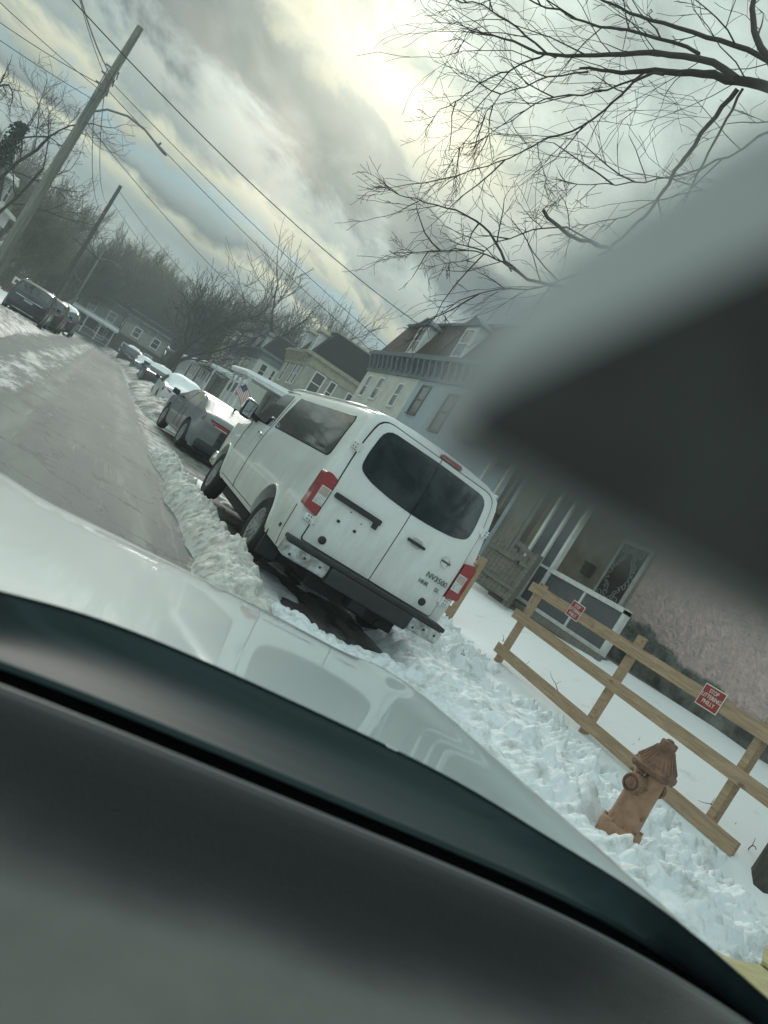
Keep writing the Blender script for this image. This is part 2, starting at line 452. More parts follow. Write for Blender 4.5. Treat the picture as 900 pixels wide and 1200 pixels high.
def road_mat():
    m = bpy.data.materials.new('salted_asphalt'); m.use_nodes = True; t = m.node_tree; N = t.nodes; L = t.links
    p = N['Principled BSDF']; p.inputs['Roughness'].default_value = 0.75; p.inputs['Specular IOR Level'].default_value = 0.35
    tcn = N.new('ShaderNodeTexCoord'); sp = N.new('ShaderNodeSeparateXYZ'); L.new(tcn.outputs['Object'], sp.inputs[0])
    def noise(scale, st, detail=6, rough=0.6):
        mp = N.new('ShaderNodeMapping'); mp.inputs['Scale'].default_value = st; L.new(tcn.outputs['Object'], mp.inputs[0])
        n = N.new('ShaderNodeTexNoise'); n.inputs['Scale'].default_value = scale; n.inputs['Detail'].default_value = detail
        n.inputs['Roughness'].default_value = rough; L.new(mp.outputs[0], n.inputs['Vector']); return n.outputs[0]
    def rmp(fac, *st):
        r = N.new('ShaderNodeValToRGB'); e = r.color_ramp.elements
        while len(e) > 1: e.remove(e[-1])
        for i, (q, c) in enumerate(st):
            k = e[0] if i == 0 else e.new(q)
            k.position = q; k.color = (*c, 1)
        L.new(fac, r.inputs[0]); return r.outputs[0]
    def mixc(f, a, b):
        x = N.new('ShaderNodeMix'); x.data_type = 'RGBA'; L.new(f, x.inputs[0]); L.new(a, x.inputs[6])
        if isinstance(b, tuple): x.inputs[7].default_value = (*b, 1)
        else: L.new(b, x.inputs[7])
        return x.outputs[2]
    def mrange(v, a, b, c=0.0, d=1.0):
        x = N.new('ShaderNodeMapRange'); L.new(v, x.inputs[0])
        for i, q in enumerate((a, b, c, d)): x.inputs[i+1].default_value = q
        x.interpolation_type = 'SMOOTHSTEP'
        return x.outputs[0]
    def mth(op, a, b):
        x = N.new('ShaderNodeMath'); x.operation = op
        for i, v in enumerate((a, b)):
            if isinstance(v, (int, float)): x.inputs[i].default_value = v
            else: L.new(v, x.inputs[i])
        return x.outputs[0]
    base = rmp(noise(1.1, (1, 0.22, 1)), (0.3, (0.066, 0.076, 0.069)), (0.5, (0.096, 0.108, 0.099)), (0.7, (0.146, 0.160, 0.147)))
    grit = noise(60, (1, 1, 1), 3)
    base = mixc(mrange(grit, 0.56, 0.7, 0, 0.55), base, (0.24, 0.25, 0.235))
    # wheel tracks polished pale with road salt
    for cx, wdt in ((-0.45, 0.25), (1.05, 0.3)):
        tr = mrange(mth('ABSOLUTE', mth('SUBTRACT', sp.outputs[0], cx), 0), 0.0, wdt, 0.55, 0.0)
        base = mixc(mth('MULTIPLY', tr, mrange(noise(2.2, (1, 0.12, 1)), 0.35, 0.62)), base, (0.235, 0.247, 0.23))
    # packed snow left between the lanes on the far side
    nn = noise(2.6, (1.0, 0.20, 1), 10, 0.74)
    side = mrange(sp.outputs[0], -0.35, -1.0, 0.0, 0.24)
    side2 = mrange(sp.outputs[0], -1.25, -1.7, 0.0, -0.15)
    side3 = mrange(sp.outputs[0], -2.1, -2.6, 0.0, 0.22)
    s = mth('ADD', mth('ADD', nn, side), mth('ADD', side2, side3))
    base = mixc(mrange(s, 0.66, 0.84), base, (0.54, 0.55, 0.52))
    # dragged slush and salt lines along the wheel paths, and fine cracks
    st_ = mrange(noise(5.0, (1.0, 0.06, 1), 8, 0.7), 0.55, 0.72, 0, 0.6)
    base = mixc(st_, base, (0.25, 0.265, 0.245))
    vor = N.new('ShaderNodeTexVoronoi'); vor.feature = 'DISTANCE_TO_EDGE'; vor.inputs['Scale'].default_value = 0.55
    nd_ = N.new('ShaderNodeTexNoise'); nd_.inputs['Scale'].default_value = 2.5; nd_.inputs['Detail'].default_value = 6; L.new(tcn.outputs['Object'], nd_.inputs['Vector'])
    va = N.new('ShaderNodeVectorMath'); va.operation = 'ADD'; L.new(tcn.outputs['Object'], va.inputs[0]); L.new(nd_.outputs['Color'], va.inputs[1]); L.new(va.outputs[0], vor.inputs['Vector'])
    base = mixc(mrange(vor.outputs['Distance'], 0.006, 0.018, 0.75, 0.0), base, (0.05, 0.05, 0.047))
    # slush thinning towards the kerb side
    sl_ = mth('ADD', noise(3.0, (1.0, 0.5, 1), 8, 0.7), mrange(sp.outputs[0], 1.25, 1.75, -0.1, 0.22))
    base = mixc(mrange(sl_, 0.60, 0.74), base, (0.44, 0.43, 0.40))
    # bare road under the parked van, wetness and van shade both put into the colour, slush towards the kerb lane
    wet_shade = mth('MULTIPLY', mrange(sp.outputs[0], 2.05, 2.35), mrange(noise(2.0, (1, 0.6, 1), 6), 0.3, 0.6, 0.95, 0.55))
    base = mixc(wet_shade, base, (0.028, 0.028, 0.026))
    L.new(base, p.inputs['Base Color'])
    b = N.new('ShaderNodeBump'); b.inputs['Strength'].default_value = 0.5; b.inputs['Distance'].default_value = 0.01
    L.new(grit, b.inputs['Height']); L.new(b.outputs[0], p.inputs['Normal'])
    return m
ROAD = road_mat()

# ------------------------------------------------------------------ ground and road
def lawn(xl, y):
    """height of the snow-covered verge and banked front gardens, right and left of the street"""
    return float(np.interp(xl, [-170, -70, -30, -12, -9, -6.5, -4.9, -4.62, 4.42, 4.5, 6.6, 6.75, 7.5, 8.3, 9.2, 11, 40, 170],
                           [26, 9, 2.2, 0.5, 0.25, 0.15, 0.12, -0.12, -0.12, 0.10, 0.12, 0.26, 0.52, 0.82, 1.06, 1.12, 1.3, 5]))
xs = [-170, -120, -90, -70, -50, -30, -20, -12, -9, -6.5, -4.9, -4.62, 0, 4.42, 4.5, 5.5, 6.6, 6.75, 7.1, 7.5, 7.9, 8.3, 8.7, 9.2, 10, 11, 20, 40, 90, 170]
ys = list(np.arange(-30, 60, 1.5)) + list(np.arange(60, 140, 4)) + [160, 190, 230, 280, 340, 420]
V = []
for x in xs:
    for y in ys:
        z = gz(min(y, 110)) + lawn(x, y)
        if y > 100 and x > -4: z += (y-100)*0.03*min(1, (x+4)/10)
        if 6.7 < x < 60: z += 0.05*(math.sin(y*1.3+x*2.1)+math.sin(y*0.7-x*1.3))*0.6
        V.append((x+sx(y), y, z))
me = npmesh('ground', np.array(V), grid_faces(len(xs), len(ys)), SNOW)
tag(obj('ground', me), kind='structure')
xr = list(np.linspace(-4.6, 4.4, 13)); yr = list(np.arange(-14, 131, 2.0))
V = [(x+sx(y), y, gz(min(y, 110)) - 0.015*(x/4.5)**2) for x in xr for y in yr]
me = npmesh('road', np.array(V), grid_faces(len(xr), len(yr)), ROAD)
tag(obj('road', me), kind='structure')
KERBM = mat('kerb_stone', (0.27, 0.265, 0.25), 0.8, 0.4, 3, 0.3, 40)
for side, x0, x1 in (('kerb', 4.34, 4.50), ('kerb', -4.66, -4.5)):
    mb = MB()
    yk = list(np.arange(-14, 120, 3.0))
    prev = None; vs = []; fs = []
    for y in yk:
        b = gz(y)+0.004; s0 = sx(y); vs += [(x0+s0, y, b-0.2), (x0+s0, y, b+0.12), (x1+s0, y, b+0.12), (x1+s0, y, b-0.2)]
    for i in range(len(yk)-1):
        for k in range(4): fs.append((4*i+k, 4*i+(k+1) % 4, 4*i+4+(k+1) % 4, 4*i+4+k))
    mb.add(vs, fs); tag(mb.build('kerb', KERBM), kind='structure')

# ------------------------------------------------------------------ ploughed and trampled snow near the camera
def snow_height(x, y):
    g = -0.0145*np.maximum(y-6, 0)
    big, e1 = chunks(x/0.26+0.25*fbm(x*3, y*3, 3), y/0.26+0.25*fbm(x*3, y*3, 8), 21, 1.0)
    med, e2 = chunks(x/0.105+0.3*fbm(x*6, y*6, 4), y/0.105+0.3*fbm(x*6, y*6, 9), 47, 1.1)
    sml, e3 = chunks(x/0.055, y/0.055, 83, 1.0)
    n = fbm(x*0.9, y*0.9, 31, 4)
    fine = fbm(x*9, y*9, 61, 4)
    rough = sstep(0.30, 0.52, fbm(x*0.8+3, y*0.8, 77, 3))
    # boot prints: small steep hollows
    jx = np.floor(x/0.33); jy = np.floor(y/0.38)
    pits = np.full(x.shape, 9.0)
    for ox in (-1, 0, 1):
        for oy in (-1, 0, 1):
            cx_, cy_ = jx+ox, jy+oy
            qx = (cx_+0.2+0.6*_hash(cx_, cy_, 301))*0.33; qy = (cy_+0.2+0.6*_hash(cx_, cy_, 303))*0.38
            pits = np.minimum(pits, np.hypot((x-qx)*1.25, (y-qy)*0.85))
    # verge strip between kerb and fence
    walk = 0.01 + 0.09*n + (0.035+0.125*rough)*(big-0.2)*(0.25+0.75*e1) + (0.015+0.068*rough)*med*(0.10+0.90*e2) + (0.004+0.022*rough)*sml*e3 + 0.012*fine - 0.085*np.exp(-(pits/0.085)**4)*sstep(0.35,0.6,fbm(x*0.7+9,y*0.7,91,3))
    walk = walk - 0.05*sstep(5.9, 6.6, x)
    # bank thrown up along the kerb and behind the van
    lane = -0.03 + 0.11*n + 0.06*big*e1 + 0.04*med*e2 + 0.02*fine
    kb = 0.10*np.exp(-((x-4.35)/0.55)**2)
    m = sstep(4.0, 4.7, x)
    h = lane*(1-m) + (walk+0.07)*m + kb
    under = sstep(2.15, 2.35, x)*(1-sstep(3.85, 4.15, x+0.3*(n-0.5)))*sstep(6.75, 7.15, y+0.5*(n-0.5))
    h = h*(1-under) + under*(-0.09 + 0.13*sstep(0.52, 0.66, fbm(x*1.3, y*1.3, 5, 3)))
    road = 1 - sstep(1.75, 2.35, x + 0.35*(fbm(x*0.4, y*0.9, 12)-0.5))
    h = h*(1-road) - 0.12*road
    return g + h
xg = np.arange(1.3, 6.9, 0.018); yg = np.arange(0.6, 14.6, 0.019)
GX, GY = np.meshgrid(xg, yg, indexing='ij')
GX2 = GX + 0.006*(vnoise(GX*60, GY*60, 2)-0.5)
Hs = snow_height(GX2, GY)
# cleared hollow round the fire hydrant
Hp = np.pad(Hs, 1, mode='edge'); Hb = sum(Hp[1+a:Hp.shape[0]-1+a, 1+b:Hp.shape[1]-1+b] for a in (-1, 0, 1) for b in (-1, 0, 1))/9.0
Hs = 0.45*Hs+0.55*Hb
hd = np.hypot(GX-4.74, GY-4.33); hw_ = np.exp(-(hd/0.30)**4); Hs = Hs*(1-hw_) + (0.14+0.35*(Hs-0.2))*hw_
# where the ridge object stands this sheet dips away
ridge_zone = (1-sstep(2.2, 2.4, GX))*sstep(6.5, 7.1, GY)
Hs = Hs - 0.2*ridge_zone
me = npmesh('verge_snow', np.stack([GX.ravel(), GY.ravel(), Hs.ravel()], 1), grid_faces(len(xg), len(yg)), SNOW_T)
tag(obj('verge_snow', me), kind='structure')

def ridge(name, label, x_left, x_right, y0, y1, height, mtl, step=0.03, seed=5, group=None, rough=1.0, gap=None):
    """ploughed bank: heightfield strip with a closed outline; x_left/x_right are functions of y"""
    yy = np.arange(y0, y1+step, step); uu = np.linspace(-0.12, 1.12, max(12, int(1.2*(x_right(y0)-x_left(y0))/step)))
    U, Yv = np.meshgrid(uu, yy, indexing='ij')
    XL = np.array([x_left(v) for v in yy])[None, :]; XR = np.array([x_right(v) for v in yy])[None, :]
    sh = np.array([sx(v) for v in yy])[None, :]
    Xv = XL + (XR-XL)*U
    Xv = Xv + 0.16*(fbm(Yv*1.1, Xv*0.6, seed+1)-0.5) + 0.05*(fbm(Yv*5, Xv*3, seed+7)-0.5)
    prof = np.clip(np.sin(np.clip(U, 0, 1)*np.pi), 0, 1)**0.7
    end = sstep(y0, y0+0.6, Yv)*(1-sstep(y1-0.35, y1, Yv))
    c1, e1 = chunks(Xv/0.20+0.3*fbm(Xv*5, Yv*5, seed), Yv/0.22+0.3*fbm(Xv*5, Yv*5, seed+1), seed, 1.0); c2, e2 = chunks(Xv/0.08, Yv/0.085, seed+3, 1.0)
    h = height*prof*end*(0.45+0.8*fbm(Xv*1.1, Yv*0.8, seed+2)) + rough*prof*end*(0.07*c1*(0.4+0.6*e1) + 0.05*c2*(0.3+0.7*e2) + 0.03*vnoise(Xv*26, Yv*26, seed+4) + 0.03*fbm(Xv*7, Yv*7, seed+4))
    if gap is not None: h = h*gap(Yv)
    g = -0.0145*np.maximum(Yv-6, 0)
    Zv = g + h - 0.05*(1-np.minimum(prof*6, 1)) - 0.05*(1-end)
    me = npmesh(name, np.stack([(Xv+sh).ravel(), Yv.ravel(), Zv.ravel()], 1), grid_faces(len(uu), len(yy)), mtl)
    return tag(obj(name, me), label, 'snow bank', group)
ridge('snow_bank', 'long grey ridge of ploughed snow along the road side of the white van',
      lambda y: 1.56-0.02*max(0, y-11)+0.05*math.sin(y*1.7), lambda y: float(np.interp(y, [6.3, 7.3, 8, 9, 11, 14.3], [2.25, 2.2, 2.16, 2.12, 2.08, 1.98])), 5.6, 14.3, 0.25, SNOW_D, 0.026, 5)
ridge('snow_bank', 'brownish broken snow bank between the grey car and the parked cars farther up the street',
      lambda y: float(np.interp(y, [22, 30, 50, 80], [1.9, 1.5, 1.9, 1.9])), lambda y: 4.6, 23.2, 41.0, 0.50, SNOW_G, 0.09, 15)
ridge('snow_bank', 'low snow bank at the right kerb around the snow-covered cars near the bend',
      lambda y: 2.0, lambda y: 4.8, 41.0, 88.0, 0.5, SNOW_G, 0.2, 25)
ridge('snow_bank', 'wide patch of churned snow on the left side of the road before the dark SUV',
      lambda y: -4.9, lambda y: float(np.interp(y, [8, 20, 30, 39], [-1.7, -2.05, -2.5, -2.4])), 8.0, 39.0, 0.16, SNOW_G, 0.08, 35, rough=0.8)
ridge('snow_bank', 'snow piled at the left kerb ahead of the two dark parked cars',
      lambda y: -5.2, lambda y: -2.3, 50.5, 75.0, 0.5, SNOW_G, 0.15, 45)
# ------------------------------------------------------------------ vehicle materials
def van_paint():
    """white paint with road film: dirt gathers low down and in soft vertical streaks"""
    m = mat('van_white_paint', (0.73, 0.75, 0.73), 0.30, 0.10, 1.6, 0, coat=0.5, col2=(0.66, 0.675, 0.65))
    t = m.node_tree; N = t.nodes; L = t.links; p = N['Principled BSDF']
    old = p.inputs['Base Color'].links[0].from_socket
    tcn = N.new('ShaderNodeTexCoord'); sp = N.new('ShaderNodeSeparateXYZ'); L.new(tcn.outputs['Object'], sp.inputs[0])
    mp = N.new('ShaderNodeMapping'); mp.inputs['Scale'].default_value = (3.5, 3.5, 1.0); L.new(tcn.outputs['Object'], mp.inputs[0])
    nz = N.new('ShaderNodeTexNoise'); nz.inputs['Scale'].default_value = 2.2; nz.inputs['Detail'].default_value = 9; nz.inputs['Roughness'].default_value = 0.65
    L.new(mp.outputs[0], nz.inputs['Vector'])
    h = N.new('ShaderNodeMapRange'); h.inputs[1].default_value = 0.40; h.inputs[2].default_value = 1.35; h.inputs[3].default_value = 0.42; h.inputs[4].default_value = 0.0; L.new(sp.outputs[2], h.inputs[0])
    a = N.new('ShaderNodeMath'); a.operation = 'ADD'; L.new(nz.outputs[0], a.inputs[0]); L.new(h.outputs[0], a.inputs[1])
    f = N.new('ShaderNodeMapRange'); f.inputs[1].default_value = 0.56; f.inputs[2].default_value = 0.92; f.inputs[3].default_value = 0.0; f.inputs[4].default_value = 0.42; L.new(a.outputs[0], f.inputs[0])
    mx = N.new('ShaderNodeMix'); mx.data_type = 'RGBA'; L.new(f.outputs[0], mx.inputs[0]); L.new(old, mx.inputs[6]); mx.inputs[7].default_value = (0.40, 0.39, 0.36, 1)
    L.new(mx.outputs[2], p.inputs['Base Color'])
    rg = N.new('ShaderNodeMapRange'); rg.inputs[3].default_value = 0.28; rg.inputs[4].default_value = 0.6; L.new(f.outputs[0], rg.inputs[0]); L.new(rg.outputs[0], p.inputs['Roughness'])
    return m
VANW = van_paint()
GLASS = mat('tinted_glass', (0.012, 0.016, 0.017), 0.05, spec=0.9, coat=0.4)
GLASS2 = mat('dark_rear_glass', (0.016, 0.024, 0.025), 0.05, spec=0.7, bump=0.04, bscale=0.9, bdist=0.05, col2=(0.042, 0.054, 0.056), scale=2.6, detail=5, dist=1.0)
BLKP = mat('black_plastic', (0.022, 0.024, 0.024), 0.55, 0.4, 12)
BLKD = mat('underbody_black', (0.010, 0.010, 0.010), 0.85, 0.4, 6)
RUBBER = mat('tyre_rubber', (0.022, 0.022, 0.022), 0.8, 0.3, 20, 0.3, 60)
ALLOY = mat('alloy_rim', (0.42, 0.43, 0.42), 0.35, 0.35, 9, metal=0.7)
CHROME = mat('chrome', (0.62, 0.64, 0.64), 0.12, metal=1.0)
STEEL_D = mat('dirty_bumper_metal', (0.55, 0.57, 0.56), 0.42, metal=0.3, col2=(0.16, 0.16, 0.15), scale=9)
REDL = mat('red_lens', (0.27, 0.014, 0.018), 0.18, coat=0.6)
REDD = mat('dull_red_lens', (0.22, 0.03, 0.03), 0.3)
CLRL = mat('clear_lens', (0.62, 0.60, 0.58), 0.12, 0.3, 30, coat=0.6)
SEAM = mat('seam_black', (0.008, 0.008, 0.008), 0.9)
SNOWCAP = SNOW

def wheel(parent, x, y, r, w, side, rimr=None, spokes=7, name='wheel'):
    """wheel with axis along x; side -1 shows its face to -x"""
    rimr = rimr or r*0.62
    wr = bpy.data.objects.new(name, None); COL.objects.link(wr); wr.parent = parent; wr.location = (x, y, r)
    wr.empty_display_size = 0.1
    s = side; h = w/2
    mb = MB(); mb.lathe([(rimr, -h*s*0.9), (r*0.9, -h*s), (r*0.985, -h*s*0.72), (r, -h*s*0.4), (r, h*s*0.4), (r*0.985, h*s*0.72), (r*0.9, h*s), (rimr+0.012, h*s*0.92), (rimr, h*s*0.82), (rimr*0.97, h*s*0.2), (rimr*0.5, h*s*0.15)], 36, axis='x')
    mb.build('tyre', RUBBER, wr, 40)
    mb = MB()
    mb.lathe([(rimr*0.9, h*s*0.15), (rimr*0.90, h*s*0.78), (rimr*1.0, h*s*0.86), (rimr*1.0, h*s*0.7)], 32, axis='x')
    for k in range(spokes):
        a = 2*math.pi*k/spokes
        d = Vector((0, math.cos(a), math.sin(a))); t = Vector((0, -math.sin(a), math.cos(a)))
        for off in (-0.016, 0.016):
            mb.beam(Vector((h*s*0.62, 0, 0))+d*rimr*0.14+t*off, Vector((h*s*0.7, 0, 0))+d*rimr*0.94+t*off*2.4, 0.02, 0.03, up=(1, 0, 0))
    mb.lathe([(0.02, h*s*0.2), (rimr*0.26, h*s*0.5), (rimr*0.24, h*s*0.76), (rimr*0.1, h*s*0.82), (0.001, h*s*0.82)], 20, axis='x')
    mb.build('rim', ALLOY, wr, 35)
    return wr

# ------------------------------------------------------------------ the white van
VAN_PROF = [(0.86, 0.40), (0.965, 0.44), (0.995, 0.60), (1.008, 0.93), (1.0, 1.22), (0.985, 1.36), (0.962, 1.50), (0.93, 1.76), (0.896, 1.97), (0.862, 2.06), (0.80, 2.115), (0.66, 2.148), (0.35, 2.17), (0.0, 2.178)]
_pz = [p[1] for p in VAN_PROF][:10]; _px = [p[0] for p in VAN_PROF][:10]
VT_Y = [0, 0.9, 3.6, 4.05, 4.35, 4.75, 5.0, 5.6, 5.95, 6.08]
VT_Z = [2.178, 2.20, 2.19, 2.15, 1.98, 1.58, 1.38, 1.31, 1.20, 1.02]
def van_top(y): return float(np.interp(y, VT_Y, VT_Z))
def van_taper(y): return float(np.interp(y, [0, 0.25, 4.6, 5.4, 5.9, 6.1], [0.985, 1.0, 1.0, 0.975, 0.93, 0.87]))
def van_sidex(y, z): return float(np.interp(z, _pz, _px))*van_taper(y)
def van_lean(z): return float(np.interp(z, [0.4, 1.25, 1.6, 2.05, 2.18], [0.0, 0.0, 0.03, 0.095, 0.14]))
def van_rear(x, z): return van_lean(z) + 0.045*(abs(x)/0.95)**4
van = thing('passenger_van', 'dirty white passenger van parked at the kerb in front of the silver hood', 'van', (3.22, 7.27, gz(7.27)))
van.rotation_euler = (rad(-0.8), rad(2.0), 0)
mb = MB()
def van_ring(y, sc=1.0, lean=0.0, sz=1.0):
    top = van_top(y); pts = []
    for (x, z) in VAN_PROF:
        if z > 1.25: z = 1.25 + (z-1.25)*(top-1.25)/(2.178-1.25)
        xx = x*van_taper(y)
        if top < 2.0 and z > 1.25:
            xx = x*van_taper(y)
        zc = 1.25; z2 = zc + (z-zc)*sz
        pts.append((xx*sc, y + lean*van_lean(z), z2))
    return pts
rings = [van_ring(0.030, 0.955, 1, 0.975), van_ring(0.038, 0.985, 1, 0.99), van_ring(0.075, 1.0, 1, 1.0)]
for y in [0.22, 0.5, 0.9, 1.25, 1.7, 2.4, 3.0, 3.6, 3.85, 4.05, 4.2, 4.35, 4.55, 4.75, 4.88, 5.0, 5.3, 5.6, 5.8, 5.95]: rings.append(van_ring(y, 1, 1 if y < 0.3 else 0))
rings.append(van_ring(6.08, 0.96, 0)); rings.append(van_ring(6.10, 0.90, 0, 0.9))
n = len(VAN_PROF); full = 2*n-1
vs = []
for r in rings: vs += [(-x, y, z) for x, y, z in r] + [(x, y, z) for x, y, z in r[-2::-1]]
fs = []
for i in range(len(rings)-1):
    for k in range(full):
        k2 = (k+1) % full
        fs.append((i*full+k, i*full+k2, (i+1)*full+k2, (i+1)*full+k))
for base in (0, (len(rings)-1)*full):
    for k in range(n-2): fs.append((base+k, base+k+1, base+full-2-k, base+full-1-k))
    fs.append((base+n-2, base+n-1, base+n))
mb.add(vs, fs)
body = mb.build('body', VANW, van, 32)
cut = []
for s in (-1, 1):
    for yc in (1.27, 4.98):
        c = MB().lathe([(0.47, s*0.55), (0.47, s*1.2)], 40, (0, yc, 0.42), 'x').build('cut', BLKD, van); cut.append(c)
boolean_cut(body, cut)
body.data.materials.clear(); body.data.materials.append(VANW)
body.data.polygons.foreach_set('use_smooth', [True]*len(body.data.polygons)); body.data.set_sharp_from_angle(angle=rad(30))
# wheel arch lips and liners
for s in (-1, 1):
    for yc in (1.27, 4.98):
        pts = []
        for k in range(25):
            a = rad(-8 + 196*k/24); yy = yc+0.485*math.cos(a); zz = 0.42+0.485*math.sin(a)
            if zz > 0.42: pts.append((s*(van_sidex(yy, zz)+0.004), yy, zz))
        MB().tube(pts, 0.016, 8).build('wheel_arch', VANW, van, 60)
for s in (-1, 1):
    for yc in (1.27, 4.98):
        wheel(van, s*0.865, yc, 0.385, 0.23, s, 0.235, 8)
# chassis
mb = MB(); mb.bbox(-0.50, 0.50, 0.25, 5.8, 0.30, 0.46, 0.03); mb.tube([(-0.85, 1.27, 0.37), (0.85, 1.27, 0.37)], 0.06, 10)
mb.lathe([(0.03, 1.1), (0.17, 1.18), (0.17, 1.36), (0.03, 1.46)], 16, (0, 0, 0.36), 'y')
mb.tube([(0.35, -0.02, 0.30), (0.38, 0.6, 0.33), (0.30, 1.0, 0.42), (0.30, 3, 0.36)], 0.035, 8)
mb.bbox(-0.9, -0.55, 2.0, 4.0, 0.27, 0.42, 0.03); mb.bbox(-0.55, 0.55, 0.02, 0.12, 0.26, 0.44, 0.02)
mb.build('chassis', BLKD, van, 40)
# rear doors: raised panels over a black gap
def rfn(u, v, off): return (u, van_rear(u, v)-off, v)
def rear_fn(lift): return lambda u, v, off: rfn(u, v, lift+off)
gapo = roundpoly([(-0.842, 0.632), (0.842, 0.632), (0.842, 1.70), (0.775, 2.088), (-0.775, 2.088), (-0.842, 1.70)], [0.03, 0.03, 0.4, 0.14, 0.14, 0.4])
MB().patch(gapo, rear_fn(0.004), 10, 0.02).build('door_gap', SEAM, van, 30)
for s, nm in ((-1, 'left'), (1, 'right')):
    e = 0.006; o1 = 0.832
    out = [(s*e, 0.642), (s*o1, 0.642), (s*o1, 1.70), (s*0.765, 2.078), (s*e, 2.078)]
    out = roundpoly(out, [0.01, 0.03, 0.4, 0.14, 0.01])
    door = MB().patch(out, rear_fn(0.013), 12, 0.02).build('rear_door', VANW, van, 30)
    win = [(s*0.003, 1.432), (s*0.30, 1.443), (s*0.56, 1.475), (s*0.722, 1.535), (s*0.728, 1.70), (s*0.690, 2.018), (s*0.003, 2.032)]
    win = roundpoly(win, [0.01, 0.2, 0.15, 0.16, 0.16, 0.13, 0.01])
    MB().patch(win, rear_fn(0.018), 10, 0.006).build('rear_window', GLASS2, door, 30)
    if s < 0:
        o = roundpoly([(-0.795, 1.155), (-0.235, 1.155), (-0.235, 1.215), (-0.795, 1.215)], 0.02)
        mbh = MB().patch(o, rear_fn(0.05), 3, 0.05); mbh.patch(roundpoly([(-0.30, 1.10), (-0.245, 1.10), (-0.245, 1.16), (-0.30, 1.16)], 0.01), rear_fn(0.04), 2, 0.04)
        mbh.build('plate_light_bar', BLKP, door, 30)
        for bx in (-0.62, -0.42): MB().bbox(bx-0.014, bx+0.014, -0.03, 0.0, 0.965, 0.993, 0.004).build('plate_bolt', BLKP, door)
        for (sxx, szz) in ((-0.56, 1.12), (-0.40, 1.075)): MB().lathe([(0.008, -0.016), (0.008, 0)], 8, (sxx, 0, szz), 'y').build('rust_spot', mat('rust', (0.18, 0.10, 0.06), 0.8), door)
    else:
        cup = [(0.12, 1.17), (0.36, 1.17), (0.36, 1.26), (0.12, 1.26)]
        MB().patch(roundpoly([(0.16, 1.165), (0.30, 1.165), (0.30, 1.265), (0.16, 1.265)], 0.05), rear_fn(0.0145), 3, 0.005).build('handle_recess', mat('recess_grey', (0.45, 0.46, 0.45), 0.5), door)
        MB().bbox(0.105, 0.335, -0.052, -0.016, 1.195, 1.228, 0.012).build('door_handle', BLKP, door, 40)
    capx = s*0.65
    MB().lathe([(0.0, -0.026), (0.03, -0.026), (0.040, -0.02), (0.042, 0.0)][::-1], 20, (capx, 0, 0.735), 'y').build('round_plug', BLKP, door, 40)
def van_text(txt, x, z, size, m, parent, ydep=-0.0165, extr=0.003, name='badge_lettering', width=None):
    cu = bpy.data.curves.new(name, 'FONT'); cu.body = txt; cu.size = size; cu.extrude = extr; cu.align_x = 'LEFT'
    t = bpy.data.objects.new(name, cu); COL.objects.link(t)
    bpy.context.view_layer.update()
    me = bpy.data.meshes.new_from_object(t.evaluated_get(bpy.context.evaluated_depsgraph_get())); bpy.data.objects.remove(t)
    if width:
        xs_ = [v.co.x for v in me.vertices]; k = width/(max(xs_)-min(xs_))
        for v in me.vertices: v.co.x *= k
    me.materials.clear(); me.materials.append(m)
    o = obj(name, me, parent, (x, ydep, z)); o.rotation_euler = (rad(90), 0, 0)
    return o
BADGE = mat('badge_dark_chrome', (0.10, 0.11, 0.11), 0.3, metal=0.5)
rdoor = [c for c in van.children if c.name.startswith('rear_door')][1]
van_text('NV3500', 0.515, 0.985, 0.085, BADGE, rdoor, width=0.27)
van_text('HHR', 0.475, 0.895, 0.065, BADGE, rdoor, width=0.12)
van_text('SL', 0.69, 0.895, 0.065, BADGE, rdoor, width=0.065)
mb = MB(); mb.lathe([(0.040, -0.016), (0.042, -0.024), (0.056, -0.024), (0.058, -0.014)], 28, (0.63, 0, 1.215), 'y')
mb.build('round_emblem', CHROME, rdoor, 40)
MB().bbox(0.572, 0.688, -0.030, -0.014, 1.204, 1.228, 0.004).build('emblem_bar', BADGE, rdoor)
